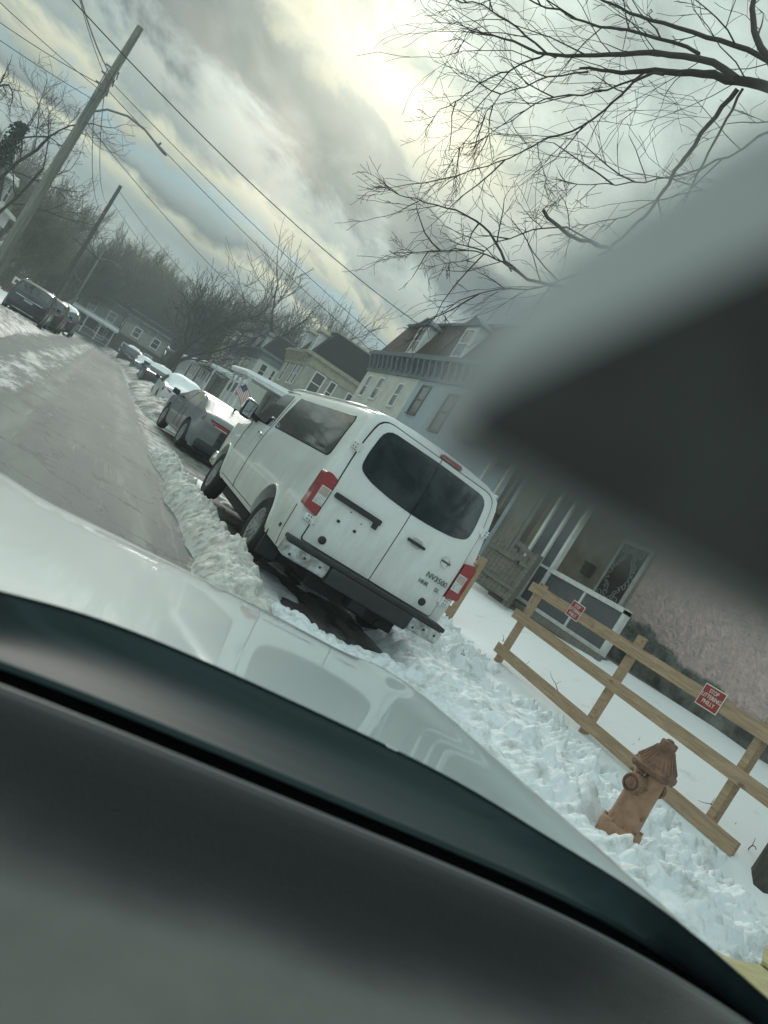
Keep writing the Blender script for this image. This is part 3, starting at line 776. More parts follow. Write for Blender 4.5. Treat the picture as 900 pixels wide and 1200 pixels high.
# tail lights with clear inner block
for s in (-1, 1):
    x0, x1 = sorted((s*1.014, s*0.846)); x2, x3 = sorted((s*0.90, s*0.848))
    q = roundpoly([(s*1.010, 0.93), (s*0.848, 0.90), (s*0.848, 1.315), (s*0.95, 1.345), (s*1.005, 1.325)], [0.03, 0.01, 0.02, 0.06, 0.05])
    tl = MB().prism(q, -0.004, 0.15, 'y').build('tail_light', REDL, van, 30)
    xa, xb = sorted((s*0.855, s*0.955))
    MB().bbox(xa, xb, -0.012, 0.02, 1.015, 1.10, 0.006).build('reverse_lens', CLRL, tl, 30)
    MB().bbox(xa, xb, -0.0115, 0.02, 1.108, 1.19, 0.006).build('turn_lens', mat('amber_lens', (0.42, 0.33, 0.30), 0.15, coat=0.6), tl, 30)
    mbl = MB(); mbl.box(min(xa, xb)-0.006, max(xa, xb)+0.006, -0.008, 0.0, 1.008, 1.198); mbl.build('lens_frame', CHROME, tl)
    # strap hinges above and below the light
    for zc in (0.855, 1.70):
        mbh = MB(); xh = s*0.80; xo = s*(0.945 if zc < 1 else 0.915)
        a_, b_ = sorted((xh, xo)); yb = van_rear(xh, zc)
        mbh.bbox(a_, b_, yb-0.03, yb+0.03, zc-0.036, zc+0.036, 0.008)
        mbh.tube([(s*0.842, yb-0.035, zc-0.05), (s*0.842, yb-0.035, zc+0.05)], 0.013, 8)
        hg = mbh.build('door_hinge', VANW, van, 40)
        mbs = MB()
        for bx, bz in ((0.875, 0.018), (0.905, -0.016), (0.875, -0.018), (0.905, 0.018)): mbs.lathe([(0.007, yb-0.034), (0.007, yb)], 8, (s*bx, 0, zc+bz), 'y')
        mbs.build('hinge_bolts', BLKP, hg)
# third brake light
MB().patch(roundpoly([(-0.02, 2.094), (0.26, 2.094), (0.25, 2.142), (-0.01, 2.142)], 0.02), lambda u, v, o: (u, van_lean(v)+0.004-o*1.0-0.015, v), 3, 0.05).build('brake_light', REDD, van, 40)
# rear step bumper
mb = MB(); mb.bbox(-0.985, 0.985, -0.17, 0.06, 0.575, 0.625, 0.015); mb.bbox(-0.47, 0.575, -0.185, 0.02, 0.40, 0.578, 0.025)
mb.build('step_bumper', BLKP, van, 40)
for s, x0, x1 in ((-1, -0.985, -0.472), (1, 0.577, 0.985)):
    q = MB().bbox(x0, x1, -0.165, 0.05, 0.425, 0.574, 0.03).build('bumper_end', STEEL_D, van, 40)
    for k in (0.15, 0.45, 0.8): MB().lathe([(0.014, -0.172), (0.014, -0.15)], 10, (x0+(x1-x0)*k, 0, 0.47+0.04*(k > 0.3)), 'y').build('bumper_bolt', BLKP, q)
mb = MB(); mb.bbox(-0.10, 0.10, -0.16, 0.1, 0.30, 0.41, 0.01); mb.build('tow_hitch', BLKD, van)
mb = MB(); mb.patch(roundpoly([(0.62, 0.06), (1.02, 0.06), (1.0, 0.42), (0.62, 0.42)], 0.03), lambda u, v, o: (u-0.0, 0.72-o*0.2, v+0.05), 2, 0.03)
for q in (-1,): MB().bbox(min(q*0.74, q*0.98), max(q*0.74, q*0.98), 0.66, 0.685, 0.22, 0.50, 0.008).build('mud_flap', BLKP, van)
# side glass, seams, handles on both sides
for s in (-1, 1):
    def sfn(lift, s=s): return lambda u, v, off: (s*(van_sidex(u, v)+lift+off), u, v)
    w = roundpoly([(0.33, 1.465), (3.18, 1.465), (3.05, 1.985), (0.45, 1.985)], 0.09)
    MB().patch(w, sfn(0.004), 8, 0.01).build('window_surround', SEAM, van, 30)
    w = roundpoly([(0.345, 1.48), (3.16, 1.48), (3.035, 1.97), (0.46, 1.97)], 0.085)
    MB().patch(w, sfn(0.007), 10, 0.004).build('side_window', GLASS, van, 30)
    w = roundpoly([(3.36, 1.44), (4.55, 1.44), (4.50, 1.52), (4.02, 1.97), (3.40, 1.985)], [0.06, 0.05, 0.04, 0.12, 0.08])
    def dfn(u, v, off, s=s):
        base = van_sidex(u, v) + 0.006
        return (s*(base+off), u, v)
    MB().patch(w, dfn, 8, 0.02).build('door_window', GLASS, van, 30)
    seam = []
    def sp(y, z): return (s*(van_sidex(y, z)+0.001), y, z)
    mb = MB()
    mb.tube([sp(3.27, z) for z in np.linspace(0.48, 2.03, 14)], 0.006, 5)
    mb.tube([sp(3.27+0.85*t, 2.03) for t in np.linspace(0, 1, 6)], 0.006, 5)
    mb.tube([sp(4.52, z) for z in np.linspace(0.9, 1.38, 6)], 0.006, 5)
    mb.tube([sp(y, 0.50) for y in np.linspace(1.8, 4.4, 12)], 0.005, 5)
    mb.tube([sp(0.20, z) for z in np.linspace(0.45, 0.9, 6)], 0.005, 5)
    if s > 0:
        for yv in (1.9, 2.6): mb.tube([sp(yv, z) for z in np.linspace(0.48, 2.03, 14)], 0.006, 5)
    tag(mb.build('panel_seams', SEAM, van), kind='stuff')
    a = van_sidex(3.45, 1.3)
    MB().bbox(min(s*(a+0.045), s*(a-0.01)), max(s*(a+0.045), s*(a-0.01)), 3.36, 3.56, 1.275, 1.315, 0.012).build('door_handle', CHROME, van, 40)
    # drip rail and roof ditch
    MB().tube([(s*0.835*van_taper(y), y, 2.105+(van_top(y)-2.178)*0.9) for y in np.linspace(0.2, 4.0, 24)], 0.014, 6).build('drip_rail', VANW, van, 60)
    # door mirror
    ar = MB().beam((s*0.97, 4.33, 1.43), (s*1.13, 4.30, 1.47), 0.05, 0.08).build('mirror_arm', BLKP, van)
    mir = MB().bbox(min(s*1.08, s*1.27), max(s*1.08, s*1.27), 4.24, 4.40, 1.36, 1.64, 0.05).build('door_mirror', BLKP, van, 50)
    MB().bbox(min(s*1.085, s*1.285), max(s*1.085, s*1.285), 4.30, 4.425, 1.42, 1.655, 0.05).build('mirror_cap', CHROME, mir, 50)
    MB().bbox(min(s*1.105, s*1.245), max(s*1.105, s*1.245), 4.225, 4.242, 1.39, 1.615, 0.006).build('mirror_glass', mat('mirror_silver', (0.30, 0.32, 0.32), 0.06, metal=1.0), mir)
# character line swage along the side and small marker
MB().lathe([(0.022, 0.0), (0.02, 0.01)], 10, (-1.012, 0.31, 0.63), 'x').build('side_reflector', BLKP, van)
# windscreen, headlights, grille (front)
def top_fn(lift): return lambda u, v, off: (u, v, van_top(v)+lift+off)
MB().patch(roundpoly([(-0.76, 4.16), (0.76, 4.16), (0.90, 4.86), (-0.90, 4.86)], 0.08), lambda u, v, off: (u, v+0.01, van_top(v)+0.012+off - 0.02*(abs(u)/0.8)**4), 8, 0.03).build('windscreen', GLASS, van, 40)
for s in (-1, 1): MB().bbox(min(s*0.55, s*0.9), max(s*0.55, s*0.9), 5.98, 6.12, 0.85, 1.10, 0.03).build('headlight', CLRL, van, 40)
MB().bbox(-0.5, 0.5, 6.03, 6.13, 0.80, 1.10, 0.02).build('grille', CHROME, van)
MB().bbox(-0.93, 0.93, 5.95, 6.2, 0.42, 0.66, 0.05).build('front_bumper', CHROME, van, 40)

# ------------------------------------------------------------------ generic parked car
def make_car(name, label, cat, loc, rotz, L, Wd, top, belt, paint, rh=0.335, front_w=None, rear_w=None,
             side_win=(), rear_glass=None, front_glass=None, light='bar', snow=None, group=None, zb=0.24, mirrors=True, plate=True, rnd=0.07, flip=False, tumble=0.42, rimspokes=7, pillar=True):
    """car standing with its tail at y=0 (front at +y). top: (ys, zs) roofline; belt: window-sill height"""
    t = thing(name, label, cat, loc, rotz, group)
    hw = Wd/2; ty, tz = top
    ztop = lambda y: float(np.interp(y, ty, tz))
    bl = lambda y: min(belt, ztop(y)-0.015)
    tap = lambda y: float(np.interp(y, [0, 0.35, 1.0, L-1.0, L-0.3, L], [0.90, 0.965, 1.0, 1.0, 0.95, 0.84]))
    def sidex(y, z):
        b = bl(y)
        if z <= b: return hw*tap(y)*float(np.interp(z, [zb, zb+0.12, 0.55*b+0.1, b], [0.92, 0.98, 1.0, 0.975]))
        return hw*tap(y)*0.975 - (z-b)*tumble
    def ring(y, sc=1.0, sz=1.0):
        zt = ztop(y); b = bl(y); pts = []
        for z in (zb, zb+0.10, 0.35*b+0.15, 0.55*b+0.12, b-0.12, b-0.01): pts.append((sidex(y, min(z, b)), z))
        for k in (0.33, 0.7): pts.append((sidex(y, b+(zt-b)*k), b+(zt-b)*k*0.98))
        xr_ = max(sidex(y, zt-0.03), 0.3*hw) if zt-b > 0.03 else sidex(y, b)*0.97
        pts += [(xr_*0.97, zt-0.035*(1 if zt-b > 0.1 else 0.3)), (xr_*0.86, zt-0.006), (xr_*0.45, zt+0.012), (0, zt+0.016)]
        zc = 0.5*(zb+b)
        return [(x*sc, y, zc+(z-zc)*sz) for x, z in pts]
    ysx = sorted(set([0.12, 0.25, 0.4] + list(np.linspace(0.6, L-0.5, 26)) + [v for v in ty if 0.12 < v < L-0.1] + [L-0.3, L-0.12]))
    rings = [ring(0.0, 0.90, 0.86), ring(0.02, 0.95, 0.94), ring(0.05, 0.985, 0.985)] + [ring(y) for y in ysx] + [ring(L-0.03, 0.96, 0.94), ring(L, 0.88, 0.8)]
    n = len(rings[0]); full = 2*n-1; vs = []; fs = []
    for r in rings: vs += [(-x, y, z) for x, y, z in r] + [(x, y, z) for x, y, z in r[-2::-1]]
    for i in range(len(rings)-1):
        for k in range(full):
            k2 = (k+1) % full; fs.append((i*full+k, i*full+k2, (i+1)*full+k2, (i+1)*full+k))
    for base in (0, (len(rings)-1)*full):
        for k in range(n-2): fs.append((base+k, base+k+1, base+full-2-k, base+full-1-k))
        fs.append((base+n-2, base+n-1, base+n))
    body = MB().add(vs, fs).build('body', paint, t, 35)
    fa, ra = L-0.95, 0.85+0.0*L
    cut = [MB().lathe([(rh+0.055, s*hw*0.62), (rh+0.055, s*hw*1.2)], 28, (0, yc, rh+0.01), 'x').build('cut', BLKD, t) for s in (-1, 1) for yc in (ra, fa)]
    boolean_cut(body, cut); body.data.materials.clear(); body.data.materials.append(paint)
    body.data.polygons.foreach_set('use_smooth', [True]*len(body.data.polygons)); body.data.set_sharp_from_angle(angle=rad(32))
    for s in (-1, 1):
        for yc in (ra, fa): wheel(t, s*(hw-0.11), yc, rh, 0.20, s, rh*0.66, rimspokes)
    MB().bbox(-hw*0.6, hw*0.6, 0.3, L-0.3, zb-0.06, zb+0.05, 0.02).build('underbody', BLKD, t)
    for s in (-1, 1):
        for w in side_win:
            q = roundpoly([(a, b) for a, b in w], 0.05)
            MB().patch(q, lambda u, v, off, s=s: (s*(sidex(u, v)+0.006+off), u, v), 5, 0.02).build('side_window', GLASS, t, 30)
        if mirrors:
            my = front_glass[1]-0.28 if front_glass else L*0.62
            MB().bbox(min(s*(hw+0.0), s*(hw+0.19)), max(s*(hw+0.0), s*(hw+0.19)), my-0.05, my+0.06, belt-0.0, belt+0.15, 0.035).build('door_mirror', BLKP, t, 50)
    for g, nm in ((rear_glass, 'rear_window'), (front_glass, 'windscreen')):
        if g:
            y0, y1, w0, w1 = g
            q = roundpoly([(-w0, y0), (w0, y0), (w1, y1), (-w1, y1)], 0.07)
            MB().patch(q, lambda u, v, off: (u, v, ztop(v)+0.022+off-0.03*(abs(u)/max(w0, w1))**4), 6, 0.03).build(nm, GLASS, t, 40)
    return t, sidex, ztop
# ------------------------------------------------------------------ the car we look out of
SILV = mat('silver_paint', (0.36, 0.425, 0.425), 0.5, metal=0.0, coat=0.85, spec=0.12)
FRIT = mat('dark_windscreen_band', (0.022, 0.040, 0.043), 0.55, 0.35, 3, stretch=(0.4, 6, 1), spec=0.12)
DASH = mat('dashboard_dark_grey', (0.030, 0.032, 0.032), 0.7, 0.12, 8, 0.6, 300, spec=0.25, bdist=0.003)
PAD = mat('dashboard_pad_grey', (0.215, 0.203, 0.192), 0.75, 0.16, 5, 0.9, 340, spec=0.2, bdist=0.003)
TRIM = mat('gap_black', (0.0012, 0.0012, 0.0015), 0.95, spec=0.0)
CX = 0.58
hood_car = thing('silver_car', 'silver car in the foreground seen from behind its dashboard, sloping hood and dark windscreen base', 'car', (CX, 0.0, 0.0))
def hood_rear(x): return 1.248 - 0.375*abs(x/0.69)**4.3
def hood_z(x, y):
    z = 1.083 - 0.085*(y-0.95) - 0.012*(x/0.7)**2 + 0.018*math.exp(-((abs(x)-0.66)/0.10)**2)
    if y > 1.95: z -= 0.16*(y-1.95)**2.0
    if y > 2.30: z -= 2.2*(y-2.30)**2
    ax = abs(x)-0.70
    if ax > 0: z -= 1.5*ax**2 + 6*max(0, ax-0.10)**2
    return z
def hood_sheet(x0, x1, nx, ny, yend=2.62):
    vs = []; fs = []
    for i in range(nx+1):
        x = x0+(x1-x0)*i/nx
        for j in range(ny+1):
            t = j/ny; yr = hood_rear(x); ye = yend-0.42*abs(x/0.9)**4*0.6
            y = yr+(ye-yr)*t; vs.append((x, y, hood_z(x, y)))
    for i in range(nx):
        for j in range(ny): a = i*(ny+1)+j; fs.append((a, a+ny+1, a+ny+2, a+1))
    return vs, fs
MB().add(*hood_sheet(-0.735, 0.735, 60, 60)).build('hood', SILV, hood_car, 60)
for s in (-1, 1):
    vs, fs = hood_sheet(0.741, 0.905, 24, 60)
    vs = [(s*x, y, z) for x, y, z in vs]
    mb = MB().add(vs, fs)
    # side skirt of the fender with the wheel opening side
    v2 = []; f2 = []
    for j in range(61):
        x, y, z = vs[24*61+j]
        for q, (ox, zz) in enumerate(((0, z), (0.02, z-0.12), (0.025, 0.62), (0.0, 0.42))): v2.append((x+s*ox, y, zz))
    for j in range(60):
        for q in range(3): f2.append((j*4+q, j*4+4+q, j*4+5+q, j*4+1+q))
    mb.add(v2, f2).build('fender', SILV, hood_car, 50)
mb = MB(); mb.bbox(-0.80, 0.80, 2.40, 2.66, 0.35, 0.80, 0.06); mb.build('front_bumper', SILV, hood_car, 50)
for s in (-1, 1): wheel(hood_car, s*0.80, 1.62, 0.34, 0.22, s, 0.22, 7)
MB().bbox(-0.72, 0.72, 0.9, 2.35, 0.30, 0.80, 0.05).build('engine_bay', BLKD, hood_car)
# dark band at the base of the windscreen
vs = []; fs = []; nx = 60
prof = [(1.0, 0.0), (0.86, -0.006), (0.82, -0.014), (0.5, -0.020), (0.2, -0.012), (0.03, 0.0), (0.0, -0.006)]
for i in range(nx+1):
    x = -0.93+1.86*i/nx; yr = hood_rear(min(max(x, -0.88), 0.88))+0.006; y0 = 1.0-0.20*abs(x/0.86)**5; zr = hood_z(min(max(x, -0.88), 0.88), yr)-0.003
    for t, dz_ in prof: vs.append((x, y0+(yr-y0)*t, zr + (1.030-zr)*(1-t) + dz_))
m_ = len(prof)
for i in range(nx):
    for j in range(m_-1): a = i*m_+j; fs.append((a, a+m_, a+m_+1, a+1))
MB().add(vs, fs).build('windscreen_base', FRIT, hood_car, 40)
mb = MB(); vs = []; fs = []
for i in range(31):
    x = -0.93+1.86*i/30; y1_ = 1.0-0.20*abs(x/0.86)**5; vs += [(x, y1_+0.002, 1.022), (x, y1_-0.012, 0.84), (x, 0.86, 0.80)]
for i in range(30): fs += [(3*i, 3*i+3, 3*i+4, 3*i+1), (3*i+1, 3*i+4, 3*i+5, 3*i+2)]
mb.add(vs, fs).build('defrost_gap', TRIM, hood_car)
# dashboard top: rim, hollow face and pad
prof = [(0.012, -0.10), (0.010, -0.012), (0.0, -0.002), (-0.008, 0.0), (-0.014, -0.003), (-0.020, -0.014), (-0.024, -0.040), (-0.028, -0.075), (-0.035, -0.105), (-0.050, -0.128), (-0.080, -0.143), (-0.13, -0.150), (-0.26, -0.153), (-0.40, -0.157), (-0.52, -0.17), (-0.58, -0.20), (-0.60, -0.32)]
vs = []; fs = []; nx = 50; rim = []
for i in range(nx+1):
    x = -0.97+1.94*i/nx; yd = 0.885-0.13*abs((x+0.12)/0.85)**4
    rim.append((x, yd+0.006, 1.047))
    for t, dz_ in prof: vs.append((x, yd+t, 1.05+dz_))
m_ = len(prof)
for i in range(nx):
    for j in range(m_-1): a = i*m_+j; fs.append((a, a+m_, a+m_+1, a+1))
# cabin shade put into the colour: dark near the rim, paler on the flat
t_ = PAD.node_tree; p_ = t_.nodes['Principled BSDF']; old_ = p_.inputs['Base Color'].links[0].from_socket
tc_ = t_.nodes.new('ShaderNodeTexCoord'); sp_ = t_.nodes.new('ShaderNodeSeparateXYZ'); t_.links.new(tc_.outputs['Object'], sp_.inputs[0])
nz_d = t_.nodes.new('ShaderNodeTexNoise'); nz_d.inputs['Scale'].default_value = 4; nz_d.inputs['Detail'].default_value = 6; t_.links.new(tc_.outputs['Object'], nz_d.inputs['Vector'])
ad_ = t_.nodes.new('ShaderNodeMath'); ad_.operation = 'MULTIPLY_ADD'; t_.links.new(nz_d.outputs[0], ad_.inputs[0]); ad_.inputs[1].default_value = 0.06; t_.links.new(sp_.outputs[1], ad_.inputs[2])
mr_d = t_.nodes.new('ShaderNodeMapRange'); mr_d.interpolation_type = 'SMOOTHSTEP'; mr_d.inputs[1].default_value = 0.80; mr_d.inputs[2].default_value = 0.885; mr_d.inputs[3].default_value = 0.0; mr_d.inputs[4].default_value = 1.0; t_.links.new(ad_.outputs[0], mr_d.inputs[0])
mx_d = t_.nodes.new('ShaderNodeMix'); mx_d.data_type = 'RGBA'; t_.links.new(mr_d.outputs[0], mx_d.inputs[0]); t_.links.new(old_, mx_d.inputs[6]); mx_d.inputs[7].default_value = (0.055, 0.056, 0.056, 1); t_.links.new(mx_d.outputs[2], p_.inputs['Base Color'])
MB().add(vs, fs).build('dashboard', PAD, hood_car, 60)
MB().tube(rim, 0.0045, 8).build('rim_highlight', mat('rim_highlight_grey', (0.12, 0.125, 0.12), 0.45), hood_car, 60)  # paler tube added along the rim to paint its edge highlight
# cabin behind the lens: roof, doors and seats
CABIN = mat('cabin_cloth', (0.07, 0.07, 0.068), 0.9, 0.2, 30)
mb = MB(); mb.bbox(-0.66, 0.66, -2.3, 0.03, 1.64, 1.70, 0.02); mb.build('roof', SILV, hood_car, 40)
for s in (-1, 1):
    MB().bbox(min(s*0.80, s*0.90), max(s*0.80, s*0.90), -2.3, 0.80, 0.35, 1.02, 0.03).build('door', SILV, hood_car, 40)
    MB().tube([(s*0.66, -0.25, 1.66), (s*0.80, -0.35, 1.0)], 0.045, 8).build('pillar', CABIN, hood_car, 50)
    mb = MB(); mb.bbox(s*0.38-0.24, s*0.38+0.24, -0.65, -0.15, 0.45, 0.62, 0.06); mb.bbox(s*0.38-0.24, s*0.38+0.24, -0.80, -0.62, 0.55, 1.12, 0.06); mb.bbox(s*0.38-0.12, s*0.38+0.12, -0.78, -0.68, 1.12, 1.34, 0.04)
    mb.build('seat', CABIN, hood_car, 50)
MB().bbox(-0.75, 0.75, -2.35, -2.25, 0.4, 1.66, 0.03).build('tailgate', SILV, hood_car, 40)
MB().bbox(-0.78, 0.78, -2.25, 0.6, 0.25, 0.32, 0.02).build('cabin_floor', CABIN, hood_car)

# rear-view mirror close to the lens: pale housing, dark glass
f0 = Vector((math.sin(yaw), math.cos(yaw), 0)); rr0 = Vector((math.cos(yaw), -math.sin(yaw), 0))
MH = mat('pale_grey_housing', (0.74, 0.745, 0.73), 0.5); MGL = mat('dark_mirror_face', (0.062, 0.060, 0.059), 0.5, spec=0.25, col2=(0.10, 0.097, 0.094), scale=60, detail=2)
def near_poly(poly, d0, d1, name, m, r=0.002):
    pts = [Vector((u/920*0.08, w/920*0.08)) for u, w in poly]
    pts = roundpoly([tuple(p) for p in pts], r)
    vs = []; n_ = len(pts)
    for d in (d0, d1):
        for u, w in pts: vs.append(f0*d + rr0*u + Vector((-CX, 0, CAM_Z+w)))
    fs = [tuple(range(n_)), tuple(range(n_, 2*n_))[::-1]] + [(i, (i+1) % n_, n_+(i+1) % n_, n_+i) for i in range(n_)]
    return MB().add(vs, fs).build(name, m, None)
mirr = bpy.data.objects.new('rear_view_mirror', None); COL.objects.link(mirr); mirr.parent = hood_car; mirr.empty_display_size = 0.05
h = near_poly([(-22, 165), (-4, 98), (320, 112), (1900, 190), (1900, 780), (210, 780), (132, 605), (2, 340)], 0.0825, 0.104, 'mirror_housing', MH, 0.003); h.parent = mirr
g = near_poly([(8, 112), (50, 103), (520, 121), (1880, 190), (1880, 740), (362, 740), (246, 510), (26, 172)], 0.079, 0.083, 'mirror_glass', MGL, 0.002); g.parent = mirr
st = MB().tube([f0*0.13+rr0*0.16+Vector((-CX, 0, CAM_Z+0.05)), f0*0.16+rr0*0.16+Vector((-CX, 0, CAM_Z+0.10)), f0*0.19+rr0*0.16+Vector((-CX, 0, CAM_Z+0.16))], 0.009, 10).build('mirror_stalk', MH, mirr, 50)

# ------------------------------------------------------------------ fence along the garden
def wood_mat(name, col, col2, dark=(0.06, 0.04, 0.025)):
    m = bpy.data.materials.new(name); m.use_nodes = True; t = m.node_tree; N = t.nodes; L = t.links
    p = N['Principled BSDF']; p.inputs['Roughness'].default_value = 0.78
    tcn = N.new('ShaderNodeTexCoord'); mp = N.new('ShaderNodeMapping'); mp.inputs['Scale'].default_value = (14, 0.9, 14)
    L.new(tcn.outputs['Object'], mp.inputs[0])
    nz = N.new('ShaderNodeTexNoise'); nz.inputs['Scale'].default_value = 3.0; nz.inputs['Detail'].default_value = 9; nz.inputs['Distortion'].default_value = 0.8
    L.new(mp.outputs[0], nz.inputs['Vector'])
    r = N.new('ShaderNodeValToRGB'); r.color_ramp.elements[0].position = 0.33; r.color_ramp.elements[0].color = (*col2, 1)
    r.color_ramp.elements[1].position = 0.66; r.color_ramp.elements[1].color = (*col, 1)
    L.new(nz.outputs[0], r.inputs[0])
    # knots
    vo = N.new('ShaderNodeTexVoronoi'); vo.inputs['Scale'].default_value = 1.0
    mp2 = N.new('ShaderNodeMapping'); mp2.inputs['Scale'].default_value = (6, 2.4, 6); L.new(tcn.outputs['Object'], mp2.inputs[0])
    nd = N.new('ShaderNodeTexNoise'); nd.inputs['Scale'].default_value = 5; L.new(tcn.outputs['Object'], nd.inputs['Vector'])
    L.new(mp2.outputs[0], vo.inputs['Vector'])
    mr_ = N.new('ShaderNodeMapRange'); mr_.inputs[1].default_value = 0.05; mr_.inputs[2].default_value = 0.17; mr_.inputs[3].default_value = 0.85; mr_.inputs[4].default_value = 0.0
    L.new(vo.outputs['Distance'], mr_.inputs[0])
    mx = N.new('ShaderNodeMix'); mx.data_type = 'RGBA'; L.new(mr_.outputs[0], mx.inputs[0]); L.new(r.outputs[0], mx.inputs[6]); mx.inputs[7].default_value = (*dark, 1)
    L.new(mx.outputs[2], p.inputs['Base Color'])
    b = N.new('ShaderNodeBump'); b.inputs['Strength'].default_value = 0.35; b.inputs['Distance'].default_value = 0.004
    L.new(nz.outputs[0], b.inputs['Height']); L.new(b.outputs[0], p.inputs['Normal'])
    MATS[name] = m
    return m
WOOD = wood_mat('fence_timber', (0.45, 0.325, 0.205), (0.29, 0.20, 0.125))
WOODG = wood_mat('weathered_boards', (0.19, 0.175, 0.15), (0.10, 0.092, 0.08))
FX = 6.75
def rail_fence(label, posts, rails, loc, group=None):
    f = thing('rail_fence', label, 'fence', loc)
    ox, oy, oz = loc
    rng = random.Random(3)
    for (y, zt, zb_) in posts:
        tl = rng.uniform(-0.015, 0.015)
        b = MB().beam((FX+0.07-ox, y-oy, zb_-oz), (FX+0.07-ox+tl, y-oy+tl, zt-oz), 0.09, 0.09, up=(0, 1, 0)).build('post', WOOD, f)
    for (y0, z0, y1, z1, hgt) in rails:
        p = MB().beam((FX-ox, y0-oy, z0-hgt/2-oz), (FX-ox, y1-oy, z1-hgt/2-oz), 0.038, hgt).build('rail', WOOD, f)
    return f
rail_fence('raw timber three-rail fence behind the fire hydrant with two red notices', [(9.74, 1.55, 0.0), (7.46, 1.62, 0.0), (5.38, 1.62, 0.0), (3.1, 1.62, 0.0)],
           [(9.93, 1.505, 2.9, 1.47, 0.145), (9.93, 1.03, 2.9, 0.985, 0.145), (9.86, 0.47, 4.95, 0.44, 0.15)], (FX, 9.74, 0.2))
rail_fence('short end of timber fence beyond the gap, half hidden by the white van', [(11.62, 1.42, 0.0), (13.9, 1.55, 0.0), (16.2, 1.5, 0.0)],
           [(11.5, 1.40, 16.3, 1.38, 0.145), (11.5, 0.92, 16.3, 0.9, 0.145), (11.5, 0.42, 16.3, 0.40, 0.15)], (FX, 11.62, 0.2))
SIGNR = mat('sign_red', (0.33, 0.045, 0.042), 0.45, 0.25, 20); SIGNW = mat('sign_white', (0.74, 0.70, 0.66), 0.5)
def notice(label, y, z, wdt, hgt, tilt=0.0, group='red anti-litter notices on the fence', torn=False):
    t = thing('notice', label, 'sign', (FX-0.026, y, z), 0, None)
    t.rotation_euler = (tilt, 0, 0)
    MB().bbox(-0.004, 0.0, -wdt/2, wdt/2, -hgt/2, hgt/2, 0.001).build('border', SIGNW, t)
    MB().bbox(-0.006, -0.0005, -wdt/2+0.010, wdt/2-0.010, -hgt/2+0.010, hgt/2-0.010, 0.001).build('panel', SIGNR, t)
    for k, (w, ww) in enumerate((('STOP', 0.125), ('LITTERING', 0.262), ('PHILLY', 0.17))):
        o = van_text(w, 0, 0, 0.064, SIGNW, t, 0, 0.0012, 'lettering', width=ww*wdt/0.30)
        # text faces -x: local x of text runs towards -y
        o.rotation_euler = (rad(90), 0, rad(-90))
        o.location = (-0.0075, ww*wdt/0.30/2, hgt/2-0.010-0.062*(k+1)-0.003)
    return t
notice('red white-lettered notice nailed to the top rail nearest the fire hydrant', 6.05, 1.42, 0.31, 0.245)
notice('smaller crumpled red notice at the far end of the top rail', 8.70, 1.46, 0.30, 0.23, 0.05)
notice('red notice on the fence end just past the van tail light', 11.72, 1.30, 0.20, 0.20)

# ------------------------------------------------------------------ fire hydrant
HYD = mat('hydrant_paint', (0.37, 0.225, 0.14), 0.68, 0.4, 11, 0.35, 30, col2=(0.27, 0.145, 0.085), detail=9)
HYD2 = mat('hydrant_rust_cap', (0.26, 0.135, 0.08), 0.78, 0.5, 14, 0.5, 40, col2=(0.11, 0.07, 0.05), detail=9)
hyd = thing('fire_hydrant', 'rusty orange fire hydrant standing in broken snow in front of the timber fence', 'fire hydrant', (4.74, 4.33, 0.20))
hyd.rotation_euler = (0.0, rad(-3.5), rad(8))
mb = MB(); mb.lathe([(0.150, -0.2), (0.158, 0.0), (0.162, 0.03), (0.160, 0.075), (0.150, 0.095), (0.128, 0.10), (0.122, 0.13), (0.118, 0.3), (0.117, 0.50), (0.121, 0.535)], 32)
for k in range(8):
    a = 2*math.pi*k/8; mb.lathe([(0.014, 0.09), (0.014, 0.112), (0.004, 0.115)], 6, (0.142*math.cos(a), 0.142*math.sin(a), 0))
mb.build('barrel', HYD, hyd, 40)
mb = MB(); mb.lathe([(0.121, 0.52), (0.150, 0.53), (0.166, 0.538), (0.172, 0.548), (0.172, 0.578), (0.160, 0.588), (0.154, 0.60), (0.148, 0.615), (0.122, 0.652), (0.084, 0.710), (0.068, 0.738), (0.066, 0.752)], 32)
for k in range(26):
    a = 2*math.pi*k/26; c, s = math.cos(a), math.sin(a)
    mb.tube([(0.153*c, 0.153*s, 0.612), (0.124*c, 0.124*s, 0.654), (0.086*c, 0.086*s, 0.712), (0.070*c, 0.070*s, 0.742)], 0.005, 6)
mb.lathe([(0.064, 0.748), (0.066, 0.785), (0.060, 0.800), (0.045, 0.803)], 7); mb.lathe([(0.030, 0.80), (0.028, 0.815), (0.012, 0.82)], 5)
for k in range(10):
    a = 2*math.pi*k/10; mb.lathe([(0.012, 0.527), (0.012, 0.60), (0.004, 0.604)], 6, (0.152*math.cos(a), 0.152*math.sin(a), 0))
mb.build('bonnet', HYD2, hyd, 35)
def nozzle(az, z, r, ln, nm):
    d = Vector((math.cos(az), math.sin(az), 0))
    mb = MB(); mb.lathe([(r*1.05, 0.09), (r*1.05, 0.13), (r*1.32, 0.135), (r*1.36, 0.15), (r*1.36, ln-0.025), (r*1.25, ln-0.008), (r*1.02, ln-0.006), (r*1.0, ln-0.018), (r*0.80, ln-0.018), (r*0.78, ln-0.002), (r*0.42, ln+0.002), (r*0.40, ln+0.035), (r*0.3, ln+0.04)], 24, axis='x')
    for k in range(6):
        a_ = 6.283*k/6; mb.lathe([(0.010, 0.125), (0.010, 0.15), (0.004, 0.152)], 6, (0, r*1.38*math.cos(a_), r*1.38*math.sin(a_)), 'x')
    o = mb.build(nm, HYD2, hyd, 40); o.location = (0, 0, z); o.rotation_euler = (0, 0, az); return o
